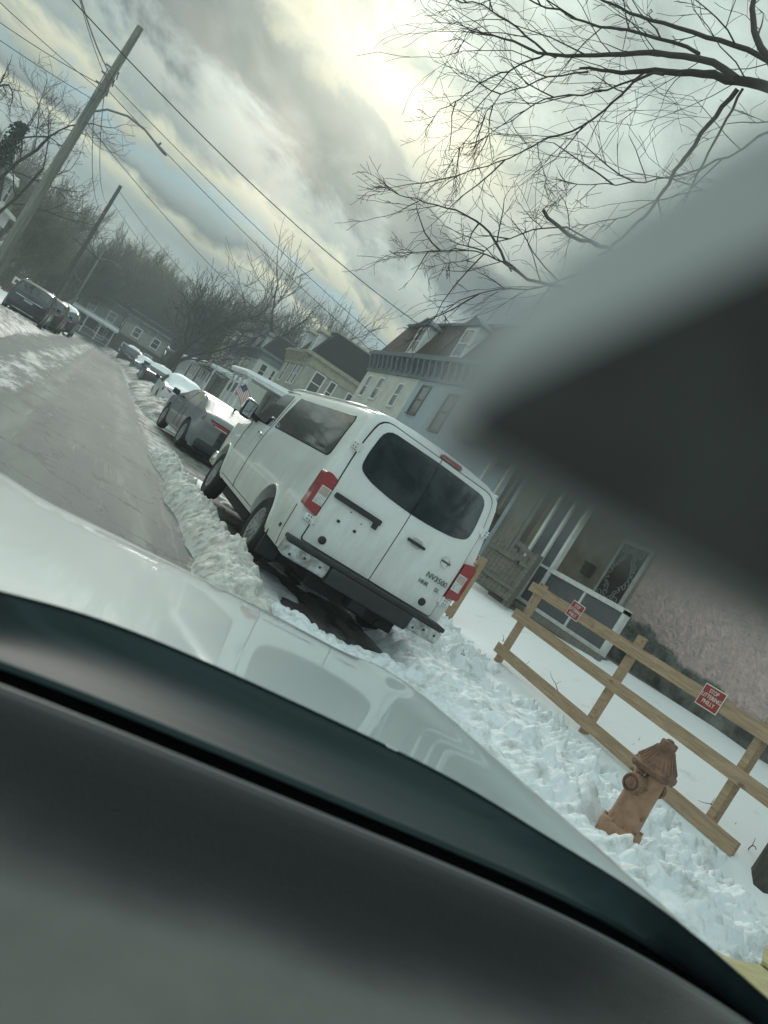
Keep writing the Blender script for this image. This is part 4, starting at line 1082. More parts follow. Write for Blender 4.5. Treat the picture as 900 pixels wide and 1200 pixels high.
nz_ = nozzle(rad(193), 0.43, 0.055, 0.25, 'hose_nozzle')
nozzle(rad(0), 0.43, 0.05, 0.185, 'hose_nozzle')
bolt = MB().lathe([(0.016, 0.11), (0.016, 0.13), (0.008, 0.134)], 8, axis='x').build('drain_bolt', HYD2, hyd); bolt.location = (0, 0, 0.22); bolt.rotation_euler = (0, 0, rad(265))
WIRE = mat('dark_wire', (0.03, 0.03, 0.03), 0.6)
pts = [(-0.10, -0.05, 0.47), (-0.125, -0.06, 0.50), (-0.16, -0.075, 0.535), (-0.205, -0.10, 0.545), (-0.235, -0.115, 0.53), (-0.20, -0.11, 0.515), (-0.15, -0.085, 0.52), (-0.115, -0.06, 0.545)]
MB().tube(pts, 0.0045, 6).build('cap_chain', WIRE, hyd, 60)

# ------------------------------------------------------------------ yellow board beside the car
YEL = mat('yellow_board_face', (0.46, 0.41, 0.22), 0.75, 0.25, 3, 0.25, 14, stretch=(1, 6, 1), col2=(0.36, 0.31, 0.16))
yb = thing('yellow_board', 'pale yellow folded board lying on the snow beside the silver hood', 'board', (4.3, 2.6, 0.35))
pl = [(3.72, 2.67), (3.97, 2.63), (4.2, 2.67), (4.45, 2.76), (5.0, 2.92), (5.3, 2.2), (4.6, 1.75), (3.6, 1.8), (3.5, 2.3)]
mb = MB(); mb.prism([(x-4.3, y-2.6) for x, y in pl], 0.0, 0.022, 'z'); b1 = mb.build('lower_panel', YEL, yb)
mb = MB(); mb.prism([(0.01, 0.10), (0.33, 0.33), (0.9, 0.52), (0.95, 0.0), (0.25, -0.1)], 0.03, 0.05, 'z'); b2 = mb.build('upper_panel', YEL, yb)

# ------------------------------------------------------------------ twigs and bramble stems on the snow
TWIG = mat('twig_bark', (0.055, 0.042, 0.034), 0.85)
rng = random.Random(11)
for i, (x, y, ln) in enumerate([(7.15, 8.6, 0.30), (7.5, 7.3, 0.22), (7.0, 6.5, 0.25), (7.3, 10.6, 0.35), (6.9, 9.3, 0.2), (5.3, 8.3, 0.28), (7.25, 5.6, 0.3), (7.1, 5.1, 0.35), (7.4, 5.9, 0.3), (5.2, 5.6, 0.2), (6.3, 5.0, 0.2)]):
    z = lawn(x, y)-0.02; mb = MB()
    if x < 6.7: z = float(snow_height(np.array([x]), np.array([y]))[0])+0.005
    a = rng.uniform(0, 6.28); up = rng.uniform(0.15, 0.9) if x > 6.7 else 0.1
    p = Vector((0, 0, 0)); pts = [p.copy()]
    d = Vector((math.cos(a), math.sin(a), up)).normalized()
    for k in range(5):
        d = (d+Vector((rng.uniform(-.35, .35), rng.uniform(-.35, .35), rng.uniform(-.35, .25)))).normalized(); p = p+d*ln/4; pts.append(p.copy())
    mb.tube(pts, [0.006, 0.005, 0.005, 0.004, 0.003, 0.002], 5)
    mb.tube([pts[2], pts[2]+Vector((rng.uniform(-.08, .08), rng.uniform(-.08, .08), 0.07))], [0.004, 0.002], 4)
    o = mb.build('twig', TWIG); o.location = (x, y, z)
    tag(o, 'thin bare twig sticking out of the snow near the timber fence', 'twig', 'twigs poking through the garden snow')
# ------------------------------------------------------------------ houses
def pink_mat():
    """pink stucco that has flaked and stained to bare grey render along its foot, with a ragged edge"""
    m = mat('pink_stucco', (0.62, 0.475, 0.455), 0.9, 0, 4.5, 1.0, 13, col2=(0.45, 0.355, 0.34), detail=9, bdist=0.06, dist=0.8)
    t = m.node_tree; N = t.nodes; L = t.links; p = N['Principled BSDF']
    old = p.inputs['Base Color'].links[0].from_socket
    tcn = N.new('ShaderNodeTexCoord'); sp = N.new('ShaderNodeSeparateXYZ'); L.new(tcn.outputs['Object'], sp.inputs[0])
    nz = N.new('ShaderNodeTexNoise'); nz.inputs['Scale'].default_value = 0.75; nz.inputs['Detail'].default_value = 9; nz.inputs['Roughness'].default_value = 0.62
    L.new(tcn.outputs['Object'], nz.inputs['Vector'])
    def mth(op, a, b):
        x = N.new('ShaderNodeMath'); x.operation = op
        for i, v in enumerate((a, b)):
            if isinstance(v, (int, float)): x.inputs[i].default_value = v
            else: L.new(v, x.inputs[i])
        return x.outputs[0]
    # bare patch climbs higher next to the porch (larger y)
    yb = N.new('ShaderNodeMapRange'); yb.inputs[1].default_value = 5.6; yb.inputs[2].default_value = 9.2; yb.inputs[3].default_value = 0.0; yb.inputs[4].default_value = 0.42; yb.interpolation_type = 'SMOOTHSTEP'
    L.new(sp.outputs[1], yb.inputs[0])
    edge = mth('ADD', mth('ADD', -0.04, yb.outputs[0]), mth('MULTIPLY', nz.outputs[0], 0.9))
    d = mth('SUBTRACT', edge, sp.outputs[2])
    mr_ = N.new('ShaderNodeMapRange'); mr_.inputs[1].default_value = -0.03; mr_.inputs[2].default_value = 0.05; L.new(d, mr_.inputs[0])
    n2_ = N.new('ShaderNodeTexNoise'); n2_.inputs['Scale'].default_value = 3.5; n2_.inputs['Detail'].default_value = 9; L.new(tcn.outputs['Object'], n2_.inputs['Vector'])
    r = N.new('ShaderNodeValToRGB'); r.color_ramp.elements[0].position = 0.38; r.color_ramp.elements[0].color = (0.085, 0.088, 0.078, 1); r.color_ramp.elements[1].position = 0.6; r.color_ramp.elements[1].color = (0.205, 0.215, 0.195, 1)
    L.new(n2_.outputs[0], r.inputs[0])
    mx = N.new('ShaderNodeMix'); mx.data_type = 'RGBA'; L.new(mr_.outputs[0], mx.inputs[0]); L.new(old, mx.inputs[6]); L.new(r.outputs[0], mx.inputs[7])
    L.new(mx.outputs[2], p.inputs['Base Color'])
    return m
PINK = pink_mat()
GREYST = mat('bare_render', (0.20, 0.205, 0.19), 0.9, 0.5, 2.2, 0.6, 16, col2=(0.10, 0.105, 0.095), detail=8)
STONE = mat('foundation_stone', (0.20, 0.195, 0.175), 0.9, 0.6, 2.6, 0.9, 7, col2=(0.055, 0.053, 0.048), detail=8, bdist=0.06)
BEIGE = mat('beige_stucco', (0.33, 0.30, 0.235), 0.88, 0.25, 3, 0.4, 40)
WHITEW = mat('white_stucco', (0.50, 0.50, 0.45), 0.85, 0.18, 2, 0.2, 30)
BLUEW = mat('pale_blue_stucco', (0.31, 0.36, 0.40), 0.85, 0.22, 1.6, 0.3, 20, col2=(0.245, 0.29, 0.325), detail=9)
CREAMW = mat('cream_wall', (0.27, 0.245, 0.195), 0.85, 0.25, 2, 0.2, 20)
GREYW = mat('grey_wall', (0.30, 0.29, 0.265), 0.85, 0.25, 2, 0.2, 20)
BRICKD = mat('dark_brick', (0.085, 0.058, 0.045), 0.9, 0.5, 8, 0.5, 40, col2=(0.045, 0.034, 0.03))
SHING = mat('brown_shingle', (0.060, 0.040, 0.034), 0.9, 0.5, 9, 0.7, 36, stretch=(1, 1, 6))
SHING2 = mat('slate_shingle', (0.030, 0.027, 0.026), 0.88, 0.5, 9, 0.7, 36, stretch=(1, 1, 6))
CORN = mat('cornice_slate_paint', (0.13, 0.15, 0.155), 0.7, 0.3, 4)
CORNC = mat('cornice_cream_paint', (0.30, 0.27, 0.21), 0.7, 0.3, 4)
TRIMW = mat('white_trim', (0.62, 0.63, 0.61), 0.6, 0.2, 6)
TRIMD = mat('dark_window_trim', (0.07, 0.065, 0.058), 0.6, 0.2, 6)
PANE = mat('window_pane', (0.02, 0.024, 0.025), 0.04, spec=1.0, coat=0.5, bump=0.03, bscale=1.3, bdist=0.05)
SCREEN = mat('porch_screen', (0.085, 0.095, 0.098), 0.55, 0.25, 2.0)
BOARDG = mat('porch_boards', (0.20, 0.19, 0.165), 0.85, 0.4, 5, stretch=(6, 6, 0.6))

def window(parent, y, z, w, h, frame=TRIMW, x=0.0, sash=True, name='window', fw=0.07, vbars=0, axis='x', out=-1):
    """window in a wall whose outside looks towards local -x (axis x) or -y (axis y)"""
    def bx(mb, u0, u1, z0, z1, d0, d1):
        if axis == 'x': mb.box(x+min(out*d0, out*d1), x+max(out*d0, out*d1), u0, u1, z0, z1)
        else: mb.box(u0, u1, x+min(out*d0, out*d1), x+max(out*d0, out*d1), z0, z1)
    mb = MB(); a, b = y-w/2, y+w/2
    bx(mb, a, a+fw, z, z+h, -0.02, 0.05); bx(mb, b-fw, b, z, z+h, -0.02, 0.05)
    bx(mb, a+fw, b-fw, z+h-fw, z+h, -0.02, 0.05); bx(mb, a-0.03, b+0.03, z-0.05, z-0.002, -0.02, 0.09)
    bx(mb, a+fw, b-fw, z, z+fw*0.8, -0.02, 0.045)
    if sash: bx(mb, a+fw, b-fw, z+h*0.5-0.025, z+h*0.5+0.025, -0.02, 0.04)
    for k in range(vbars):
        u = a+fw+(w-2*fw)*(k+1)/(vbars+1); bx(mb, u-0.015, u+0.015, z+fw, z+h-fw, -0.02, 0.035)
    f = mb.build(name, frame, parent)
    mb = MB(); bx(mb, a+fw*0.9, b-fw*0.9, z+fw*0.7, z+h-fw*0.9, 0.0, 0.014); mb.build('pane', PANE, f)
    return f

def frustum(mb, x0, x1, y0, y1, z0, z1, inset, insets=None):
    a = insets or (inset, inset, inset, inset)
    v = [(x0, y0, z0), (x1, y0, z0), (x1, y1, z0), (x0, y1, z0), (x0+a[0], y0+a[2], z1), (x1-a[1], y0+a[2], z1), (x1-a[1], y1-a[3], z1), (x0+a[0], y1-a[3], z1)]
    return mb.add(v, [(0, 3, 2, 1), (4, 5, 6, 7), (0, 1, 5, 4), (1, 2, 6, 5), (2, 3, 7, 6), (3, 0, 4, 7)])

def row_house(name, label, loc, width, wall, depth=10.0, eave=6.0, roof_m=SHING, corn_m=CORN, trim=TRIMW, dormers=(), wins=(), roof_h=1.9,
              porch=None, rotz=0.0, base=-1.0, group=None, side_wins=(), brackets=True, chimney=None, wrap=True, mansard=True, porch_m=TRIMW, inset=0.65):
    t = thing(name, label, 'house', loc, rotz, group)
    MB().box(0, depth, 0, width, base, eave).build('wall', wall, t)
    mb = MB()
    y0, y1 = (-0.30, width+0.02) if wrap else (0.0, width)
    mb.box(-0.42, depth, y0, y1, eave-0.02, eave+0.10); mb.box(-0.34, depth, y0*0.8, y1, eave+0.10, eave+0.22)
    mb.box(-0.10, -0.002, 0, width, eave-0.75, eave-0.02)
    if wrap: mb.box(0, depth, -0.10, -0.002, eave-0.6, eave-0.02)
    if brackets:
        k = int(width/0.62)
        for i in range(k):
            yc = (i+0.5)*width/k
            mb.prism([(-0.10, eave-0.62), (-0.16, eave-0.60), (-0.38, eave-0.12), (-0.38, eave-0.022), (-0.10, eave-0.022)], yc-0.09, yc+0.09, 'y')
    mb.build('cornice', corn_m, t)
    if mansard:
        mb = MB(); frustum(mb, -0.05, depth, -0.0 if not wrap else -0.1, width, eave+0.22, eave+0.22+roof_h, inset, (inset, inset, inset*0.55 if wrap else 0.0, 0.0))
        r = mb.build('roof', roof_m, t)
        mb = MB(); mb.box(-0.05+inset-0.10, depth-inset, inset*0.5 if wrap else 0.0, width, eave+0.22+roof_h-0.02, eave+0.22+roof_h+0.10); mb.build('roof_curb', corn_m, r)
    else:
        mb = MB(); mb.prism([(-0.45, eave+0.22), (depth/2, eave+0.22+roof_h), (depth+0.3, eave+0.22)], -0.2, width+0.2, 'y'); r = mb.build('roof', roof_m, t)
        mb = MB(); mb.beam((-0.40, width/2, eave+0.33), (depth*0.44, width/2, eave+0.28+roof_h*0.92), width*0.97, 0.10, up=(0, 0, 1)); mb.build('roof_snow', SNOW, r)
    for (yc, w, h) in dormers:
        z0 = eave+0.28
        d = MB().box(0.02, 1.2, yc-w/2, yc+w/2, z0, z0+h).build('dormer', trim, t)
        mb = MB(); mb.prism([(yc-w/2-0.20, z0+h), (yc, z0+h+0.32), (yc+w/2+0.20, z0+h), (yc+w/2+0.2, z0+h-0.07), (yc-w/2-0.2, z0+h-0.07)], -0.14, 1.3, 'x')
        mb.build('dormer_roof', corn_m, d)
        window(d, yc, z0+0.10, w-0.18, h-0.26, trim, x=0.02, name='window')
    for wdef in wins: window(t, *wdef[:4], **(wdef[4] if len(wdef) > 4 else {}))
    for wdef in side_wins: window(t, *wdef[:4], **dict(dict(axis='y', x=0.0), **(wdef[4] if len(wdef) > 4 else {})))
    if chimney:
        cy, cx_ = chimney; mb = MB(); mb.box(cx_-0.35, cx_+0.35, cy-0.3, cy+0.3, eave, eave+roof_h+1.3); mb.box(cx_-0.4, cx_+0.4, cy-0.35, cy+0.35, eave+roof_h+1.3, eave+roof_h+1.45)
        mb.tube([(cx_, cy, eave+roof_h+1.4), (cx_, cy, eave+roof_h+1.75)], 0.12, 10); mb.build('chimney', BRICKD, t)
    if porch:
        pd, ph, pf = porch[:3]          # depth, height of the roof edge, floor height
        ncol = porch[3] if len(porch) > 3 else 4
        p = MB().box(-pd, -0.003, 0.05, width-0.05, base, pf).build('porch', GREYST, t)
        mb = MB()
        for i in range(ncol):
            yc = 0.2+(width-0.4)*i/(ncol-1)
            mb.tube([(-pd+0.15, yc, pf), (-pd+0.15, yc, pf+0.1), (-pd+0.15, yc, ph-0.25)], [0.13, 0.09, 0.085], 10); mb.box(-pd+0.02, -pd+0.28, yc-0.13, yc+0.13, ph-0.25, ph-0.12)
            o = mb.build('porch_column', porch_m, t, 50); mb = MB()
        mb = MB(); mb.prism([(-pd-0.22, ph-0.12), (-pd-0.22, ph+0.02), (0.0, ph+0.20), (0.0, ph-0.08), (-pd+0.3, ph-0.12)], -0.12, width+0.06, 'y')
        pr = mb.build('porch_roof', porch_m, t)
        mb = MB(); mb.prism([(-pd-0.24, ph+0.024), (-pd-0.27, ph+0.12), (-pd-0.1, ph+0.26), (-0.004, ph+0.50), (-0.004, ph+0.21)], -0.14, width+0.08, 'y')
        mb.build('porch_snow', SNOW, pr)
        mb = MB(); mb.beam((-pd+0.15, 0.2, pf+0.85), (-pd+0.15, width-0.2, pf+0.85), 0.07, 0.07); mb.beam((-pd+0.15, 0.2, pf+0.15), (-pd+0.15, width-0.2, pf+0.15), 0.06, 0.06)
        for i in range(int(width/0.18)): mb.beam((-pd+0.15, 0.25+0.18*i, pf+0.15), (-pd+0.15, 0.25+0.18*i, pf+0.85), 0.03, 0.03, up=(0, 1, 0))
        mb.build('porch_railing', porch_m, t)
        d = MB().box(-0.05, -0.004, width*0.68, width*0.68+0.95, pf, pf+2.1).build('door', mat('door_dark', (0.09, 0.075, 0.06), 0.5), t)
        window(t, width*0.32, pf+0.7, 1.0, 1.4, trim)
    return t

XF = 10.5
# pale blue and white terrace behind the van
bz = gz(27)+1.0
row_house('blue_house', 'pale blue stuccoed house with brown mansard roof and dark window frames behind the van', (XF, 17.9, bz), 11.62, BLUEW, eave=6.78-bz,
          dormers=((9.6, 1.15, 1.5), (4.2, 1.15, 1.5)), roof_h=1.85, wrap=False,
          wins=((10.45, 4.60-bz, 0.95, 1.25, dict(frame=TRIMD)), (7.65, 4.22-bz, 0.95, 1.50, dict(frame=TRIMD)), (4.6, 4.2-bz, 0.95, 1.5, dict(frame=TRIMD)), (2.0, 3.9-bz, 0.9, 1.3, dict(frame=TRIMD)),
                (9.0, 1.3, 1.2, 1.7, dict(frame=TRIMD)), (2.0, 1.1, 0.9, 1.2, dict(frame=TRIMD))))
row_house('white_house', 'off-white house with brown mansard roof adjoining the pale blue house', (XF, 29.53, bz), 7.0, WHITEW, eave=6.80-bz,
          dormers=((2.95, 1.15, 1.5),), roof_h=1.9, wrap=False,
          wins=((4.15, 4.75-bz, 0.78, 1.1), (1.45, 4.65-bz, 0.72, 1.1), (5.9, 4.75-bz, 0.7, 1.1), (2.5, 1.3, 1.2, 1.6)), chimney=(6.5, 3.2))
# houses farther along, each showing a side wall
bz = gz(52)+1.0
row_house('cream_house', 'cream-cornice house with black mansard standing just past the white house', (XF, 49.0, bz), 6.7, GREYW, depth=12, eave=6.45-bz, corn_m=CORNC, roof_m=SHING2, dormers=((1.7, 1.0, 1.45), (4.9, 1.0, 1.45)),
          wins=((1.2, 4.3-bz, 0.7, 1.5), (2.4, 4.3-bz, 0.7, 1.5), (5.2, 4.3-bz, 0.8, 1.5)), side_wins=((1.1, 4.3-bz, 0.8, 1.5), (2.1, 4.3-bz, 0.5, 1.5), (3.6, 4.3-bz, 0.8, 1.5)), porch=(2.7, 3.0, 0.6, 4), roof_h=1.9, inset=0.8)
bz = gz(72)+1.0
row_house('white_gabled_house', 'white-fronted house with black mansard in the middle of the far row', (XF, 66.0, bz), 8.6, WHITEW, depth=12, eave=6.2-bz, corn_m=CORN, roof_m=SHING2, dormers=((2.2, 1.0, 1.3), (6.2, 1.0, 1.3)),
          wins=((1.4, 4.2-bz, 0.7, 1.3), (3.6, 4.2-bz, 0.7, 1.3), (6.5, 4.2-bz, 0.8, 1.3)), side_wins=((0.7, 4.1-bz, 0.6, 1.3), (1.6, 4.1-bz, 0.35, 1.3), (2.3, 4.1-bz, 0.35, 1.3)), porch=(2.7, 2.9, 0.6, 5), roof_h=1.6)
bz = gz(80)+1.0
row_house('slate_house', 'narrow grey house with slate mansard squeezed between the white-fronted and the tan house', (XF, 77.3, bz), 6.6, GREYW, depth=11, eave=6.0-bz, corn_m=CORN, roof_m=SHING2, dormers=((1.7, 1.0, 1.3), (4.9, 1.0, 1.3)),
          wins=((1.3, 4.0-bz, 0.7, 1.3), (4.6, 4.0-bz, 0.8, 1.3)), side_wins=((0.8, 3.9-bz, 0.6, 1.3),), porch=(2.7, 2.9, 0.6, 4), roof_h=1.5)
bz = gz(92)+1.0
row_house('tan_house', 'tan house with dark mansard and white snowy porch roof, third along the far row', (XF, 86.0, bz), 11.0, CREAMW, depth=12, eave=6.2-bz, corn_m=CORNC, roof_m=SHING2, dormers=((2.5, 1.1, 1.4), (8.0, 1.1, 1.4)),
          wins=((2.0, 4.0-bz, 1.0, 1.5), (6.0, 4.0-bz, 1.0, 1.5)), side_wins=((0.6, 4.0-bz, 0.45, 1.4), (1.2, 4.0-bz, 0.3, 1.4)), porch=(2.8, 3.0, 0.6, 6), roof_h=1.5)
bz = gz(108)+1.2
row_house('grey_house', 'grey house with snow-topped porch farthest along the right-hand row', (XF-0.5, 104.0, bz), 12.0, GREYW, depth=12, eave=6.6-bz, roof_m=SHING2, dormers=((3, 1.1, 1.4), (8, 1.1, 1.4)),
          wins=((2.0, 4.0-bz, 1.0, 1.5), (6.0, 4.0-bz, 1.0, 1.5)), side_wins=((1.0, 3.9-bz, 0.8, 1.4),), porch=(3, 2.9, 0.6, 6), roof_h=1.5)
# brick houses across the bend
for k, (nm, lab, x, y, w, wl_, ev, pr) in enumerate((
        ('brick_house', 'dark brick house with white-framed windows and snowy porch roof at the bend of the street', 0.2, 97, 5.2, BRICKD, 5.2, (1.8, 2.6, 0.5, 4)),
        ('stucco_house', 'dark brick and grey-green house with white windows, right of the porch house at the bend', 5.6, 95, 5.3, BRICKD, 5.0, None))):
    b = -1.5
    h = row_house(nm, lab, (x, y, b), w, wl_, depth=9, eave=ev, corn_m=GREYST, roof_m=SHING2, brackets=False, wins=((1.3, 3.15, 0.95, 1.2, dict(x=-0.07, fw=0.11)), (3.6, 3.15, 0.95, 1.2, dict(x=-0.07, fw=0.11)), (1.3, 0.9, 1.05, 1.4, dict(fw=0.13)), (3.9, 1.0, 0.9, 1.1, dict(fw=0.13))), porch=pr, roof_h=0.5, rotz=rad(90), mansard=True, inset=0.3, wrap=False, base=-0.6)
    if True: MB().box(-0.06, -0.002, 0.1, w-0.1, 2.75, 4.6).build('upper_cladding', mat('greygreen_cladding', (0.27, 0.27, 0.235), 0.8, 0.3, 4), h)
row_house('left_house', 'pale blue-grey house with a white dormer window at the left edge beyond the parked SUV', (-8.6, 56.0, gz(56)+0.3), 8.0, mat('bluegrey_siding', (0.24, 0.29, 0.32), 0.8, 0.2, 3), depth=9, eave=4.2, corn_m=TRIMW, roof_m=SHING2, brackets=False,
          dormers=((4.0, 1.4, 1.4),), wins=((2, 2.4, 0.9, 1.3), (6, 2.4, 0.9, 1.3)), side_wins=((2.0, 2.5, 0.9, 1.3), (5.5, 2.5, 0.9, 1.3)), roof_h=1.9, rotz=rad(180), base=-0.6)

# the pink stuccoed house behind the fence with its screened porch
pz = 1.05
ph_ = thing('pink_house', 'pink stuccoed house with stained render and a screened white porch behind the timber fence', 'house', (XF, 3.0, pz))
# local y = world y - 3 ; local z = world z - 1.05
MB().box(0, 9, -3.5, 9.35, 0.38, 6.0).build('wall', PINK, ph_)
MB().box(0.02, 9, 9.352, 14.8, 0.02, 6.0).build('recess_wall', BEIGE, ph_)
MB().box(-0.09, 0.0, -3.5, 9.2, -1.2, 0.42).build('foundation', STONE, ph_)
# door with ornate screen, mailbox
d = MB().box(-0.012, 0.02, 9.47, 10.45, 0.0, 2.25).build('door', TRIMW, ph_)
MB().box(-0.020, -0.012, 9.56, 10.36, 0.05, 2.15).build('screen_panel', mat('door_screen_dark', (0.05, 0.038, 0.034), 0.6), d)
mb = MB()
rng = random.Random(8)
def curl(cy, cz, r, a0, turns, sgn):
    return [(-0.028, cy+r*(1-0.75*t)*math.cos(a0+sgn*turns*6.28*t), cz+r*(1-0.75*t)*math.sin(a0+sgn*turns*6.28*t)) for t in np.linspace(0, 1, 12)]
for i in range(34):
    a = 6.28*i/34; cy = 9.96+0.30*math.cos(a)*(1.0+0.12*math.cos(4*a)); cz = 1.50+0.52*math.sin(a)*(1.0+0.12*math.cos(4*a))
    mb.tube(curl(cy, cz, 0.075, rng.uniform(0, 6.28), 0.9, rng.choice((-1, 1))), 0.011, 5)
for cy in (9.60, 10.32):
    for cz in (0.98, 2.02): mb.tube(curl(cy+(0.09 if cy < 10 else -0.09), cz, 0.10, 0, 1.2, 1), 0.013, 5)
mb.box(-0.034, -0.021, 9.56, 10.36, 0.885, 0.935); mb.box(-0.034, -0.021, 9.56, 10.36, 0.70, 0.74)
for i in range(16): mb.tube(curl(9.60+0.048*i, 0.81, 0.034, i, 1, 1), 0.008, 5)
mb.build('scrollwork', mat('scroll_ironwork', (0.30, 0.32, 0.31), 0.5), d)
mb = MB(); mb.bbox(-0.13, 0.018, 10.78, 11.02, 1.18, 1.42, 0.01); mb.bbox(-0.15, -0.0, 10.76, 11.04, 1.42, 1.45, 0.008); mb.build('mailbox', mat('mailbox_brown', (0.10, 0.085, 0.07), 0.6), ph_)
MB().lathe([(0.05, 0.0), (0.08, 0.05), (0.07, 0.2), (0.02, 0.24)], 12, (-0.1, 11.3, 2.35)).build('porch_lamp', TRIMD, ph_, 40)
# porch deck, skirt, posts, screens
MB().box(-1.55, -0.003, 7.42, 14.8, -0.35, 0.0).build('porch_deck', BOARDG, ph_)
PX = -1.5
mb = MB()
for k in range(4): mb.beam((PX-0.10-0.05*k, 7.3, -0.05-0.13*k), (PX-0.10-0.05*k, 11.2, -0.05-0.13*k-0.06), 0.05, 0.12)
mb.build('porch_skirt_boards', BOARDG, ph_)
def post(y, z0, z1, w, m=TRIMW, nm='porch_post', x=PX): return MB().box(x-w/2, x+w/2, y-w/2, y+w/2, z0, z1).build(nm, m, ph_)
for y in (7.45, 9.92, 10.40, 10.95): post(y, 0.0 if y > 8 else 0.0, 3.4 if y > 8 else 0.86, 0.10)
post(8.65, 0.0, 0.80, 0.06)
mb = MB(); mb.beam((PX, 7.40, 0.84), (PX, 9.87, 0.84), 0.10, 0.09, up=(0, 0, 1)); mb.beam((PX, 9.97, 0.84), (PX, 10.9, 0.84), 0.06, 0.05); mb.beam((PX, 7.5, 0.04), (PX, 10.9, 0.04), 0.08, 0.07)
mb.build('porch_rail', TRIMW, ph_)
MB().box(PX-0.012, PX+0.012, 7.5, 9.86, 0.08, 0.79).build('rail_screen', SCREEN, ph_)
MB().box(PX-0.012, PX+0.012, 9.98, 10.34, 0.08, 3.3).build('porch_screen', SCREEN, ph_)
MB().box(PX-0.012, PX+0.012, 10.46, 10.89, 0.08, 3.3).build('porch_screen', SCREEN, ph_)
for y in (11.5, 12.9, 13.5, 14.5): post(y, 0.0, 3.4, 0.16 if y < 12 else 0.11, BOARDG if y in (11.5, 12.9) else TRIMW)
MB().box(PX+0.1, PX+0.16, 11.9, 12.75, 0.1, 3.3).build('porch_panel', BOARDG, ph_)
MB().box(PX+0.1, PX+0.13, 13.0, 13.45, 0.1, 3.3).build('porch_screen', SCREEN, ph_)
MB().box(-1.7, -0.01, 7.3, 14.8, 3.4, 3.75).build('porch_roof', TRIMW, ph_)
mb = MB(); mb.bbox(PX-0.20, PX-0.06, 12.7, 12.94, 1.12, 1.36, 0.02); mb.prism([(12.66, 1.36), (12.82, 1.47), (12.98, 1.36)], PX-0.24, PX-0.04, 'x'); mb.build('wall_lantern', mat('lantern_brown', (0.14, 0.10, 0.07), 0.6, 0.4, 20), ph_)
MB().box(0, 9, -3.5, 14.8, 6.0, 6.25).build('roof', SHING, ph_)

# leaning board gate between fence and porch
gate = thing('board_gate', 'grey weathered board gate leaning between the timber fence and the porch', 'gate', (8.55, 13.05, 1.02))
gate.rotation_euler = (0, rad(5), rad(3))
mb = MB(); rng = random.Random(2)
for i in range(10): mb.bbox(-0.012, 0.012, 0.16*i+0.004, 0.16*i+0.152, -0.1, 0.86+rng.uniform(-0.03, 0.04), 0.004)
mb.build('boards', WOODG, gate)
mb = MB(); mb.beam((-0.035, 0.0, 0.68), (-0.035, 1.6, 0.70), 0.03, 0.09); mb.beam((-0.035, 0.0, 0.15), (-0.035, 1.6, 0.17), 0.03, 0.09); mb.build('cross_bars', WOODG, gate)
mb = MB(); mb.beam((0, -0.08, -0.2), (-0.02, -0.08, 1.0), 0.12, 0.12, up=(0, 1, 0)); mb.beam((-0.02, -0.10, 0.88), (-0.02, 0.75, 1.02), 0.06, 0.10); mb.build('post', WOODG, gate)
mb = MB(); mb.bbox(-0.10, -0.05, 0.30, 0.42, 0.62, 0.70, 0.01); mb.build('latch', TRIMD, gate)

# ------------------------------------------------------------------ utility poles, wires, street light
POLE = mat('pole_wood', (0.20, 0.197, 0.175), 0.85, 0.45, 2, 0.5, 12, stretch=(8, 8, 0.5))
POLED = mat('pole_wood_dark', (0.055, 0.05, 0.045), 0.85, 0.4, 2, 0.4, 12, stretch=(8, 8, 0.5))
WIREM = mat('wire_black', (0.02, 0.02, 0.02), 0.6)
METALG = mat('galvanised', (0.16, 0.165, 0.165), 0.5, 0.2, 5, metal=0.3)
p1 = thing('utility_pole', 'tall pale wooden utility pole with a curved street lamp arm on the left', 'utility pole', (-4.55, 32.6, gz(32.6)))
g0 = gz(32.6)
MB().tube([(0, 0, -0.3), (0, 0, 6), (0.03, 0, 11.1-g0)], [0.215, 0.175, 0.125], 14).build('shaft', POLE, p1, 50)
mb = MB(); mb.tube([(0.05, -0.1, 7.55-g0), (0.5, -0.2, 7.98-g0), (1.2, -0.45, 8.17-g0), (1.9, -0.65, 8.10-g0), (2.55, -0.85, 7.86-g0)], 0.04, 8); mb.tube([(0.1, -0.1, 7.2-g0), (0.12, -0.12, 7.7-g0)], 0.05, 8)
arm = mb.build('lamp_arm', METALG, p1, 60)
mb = MB(); mb.lathe([(0.03, -0.10), (0.09, 0.0), (0.12, 0.25), (0.10, 0.42), (0.04, 0.52)], 14, axis='x')
for i, v in enumerate(mb.v): mb.v[i] = (v[0], v[1], v[2]*0.55)
mb.tube([(0.05, 0, 0.05), (0.05, 0, 0.16)], 0.04, 8)
lh = mb.build('lamp_head', METALG, arm, 50); lh.location = (2.5, -0.83, 7.88-g0); lh.rotation_euler = (0, rad(16), rad(-18))
mb = MB()
for z in (9.3, 9.0, 8.6): mb.beam((-0.3, -0.05, z-g0), (0.22, -0.05, z-g0), 0.05, 0.06); mb.tube([(0.2, -0.12, z-g0), (0.25, -0.12, z-0.25-g0)], 0.03, 6)
mb.tube([(0.13, -0.15, 9.6-g0), (0.2, -0.2, 8.2-g0)], 0.035, 6); mb.tube([(-0.12, -0.18, 7.0-g0), (-0.14, -0.2, 9.2-g0)], 0.02, 6)
mb.build('insulators', METALG, p1)
g2 = gz(68)
p2 = thing('utility_pole', 'darker wooden utility pole standing farther along the left side', 'utility pole', (-5.05, 68.0, g2))
MB().tube([(0, 0, -0.3), (0, 0, 11.0-g2)], [0.20, 0.13], 12).build('shaft', POLED, p2, 50)
mb = MB(); mb.beam((-0.9, 0, 5.6-g2), (1.5, 0, 5.3-g2), 0.09, 0.09); mb.build('arm', POLED, p2)
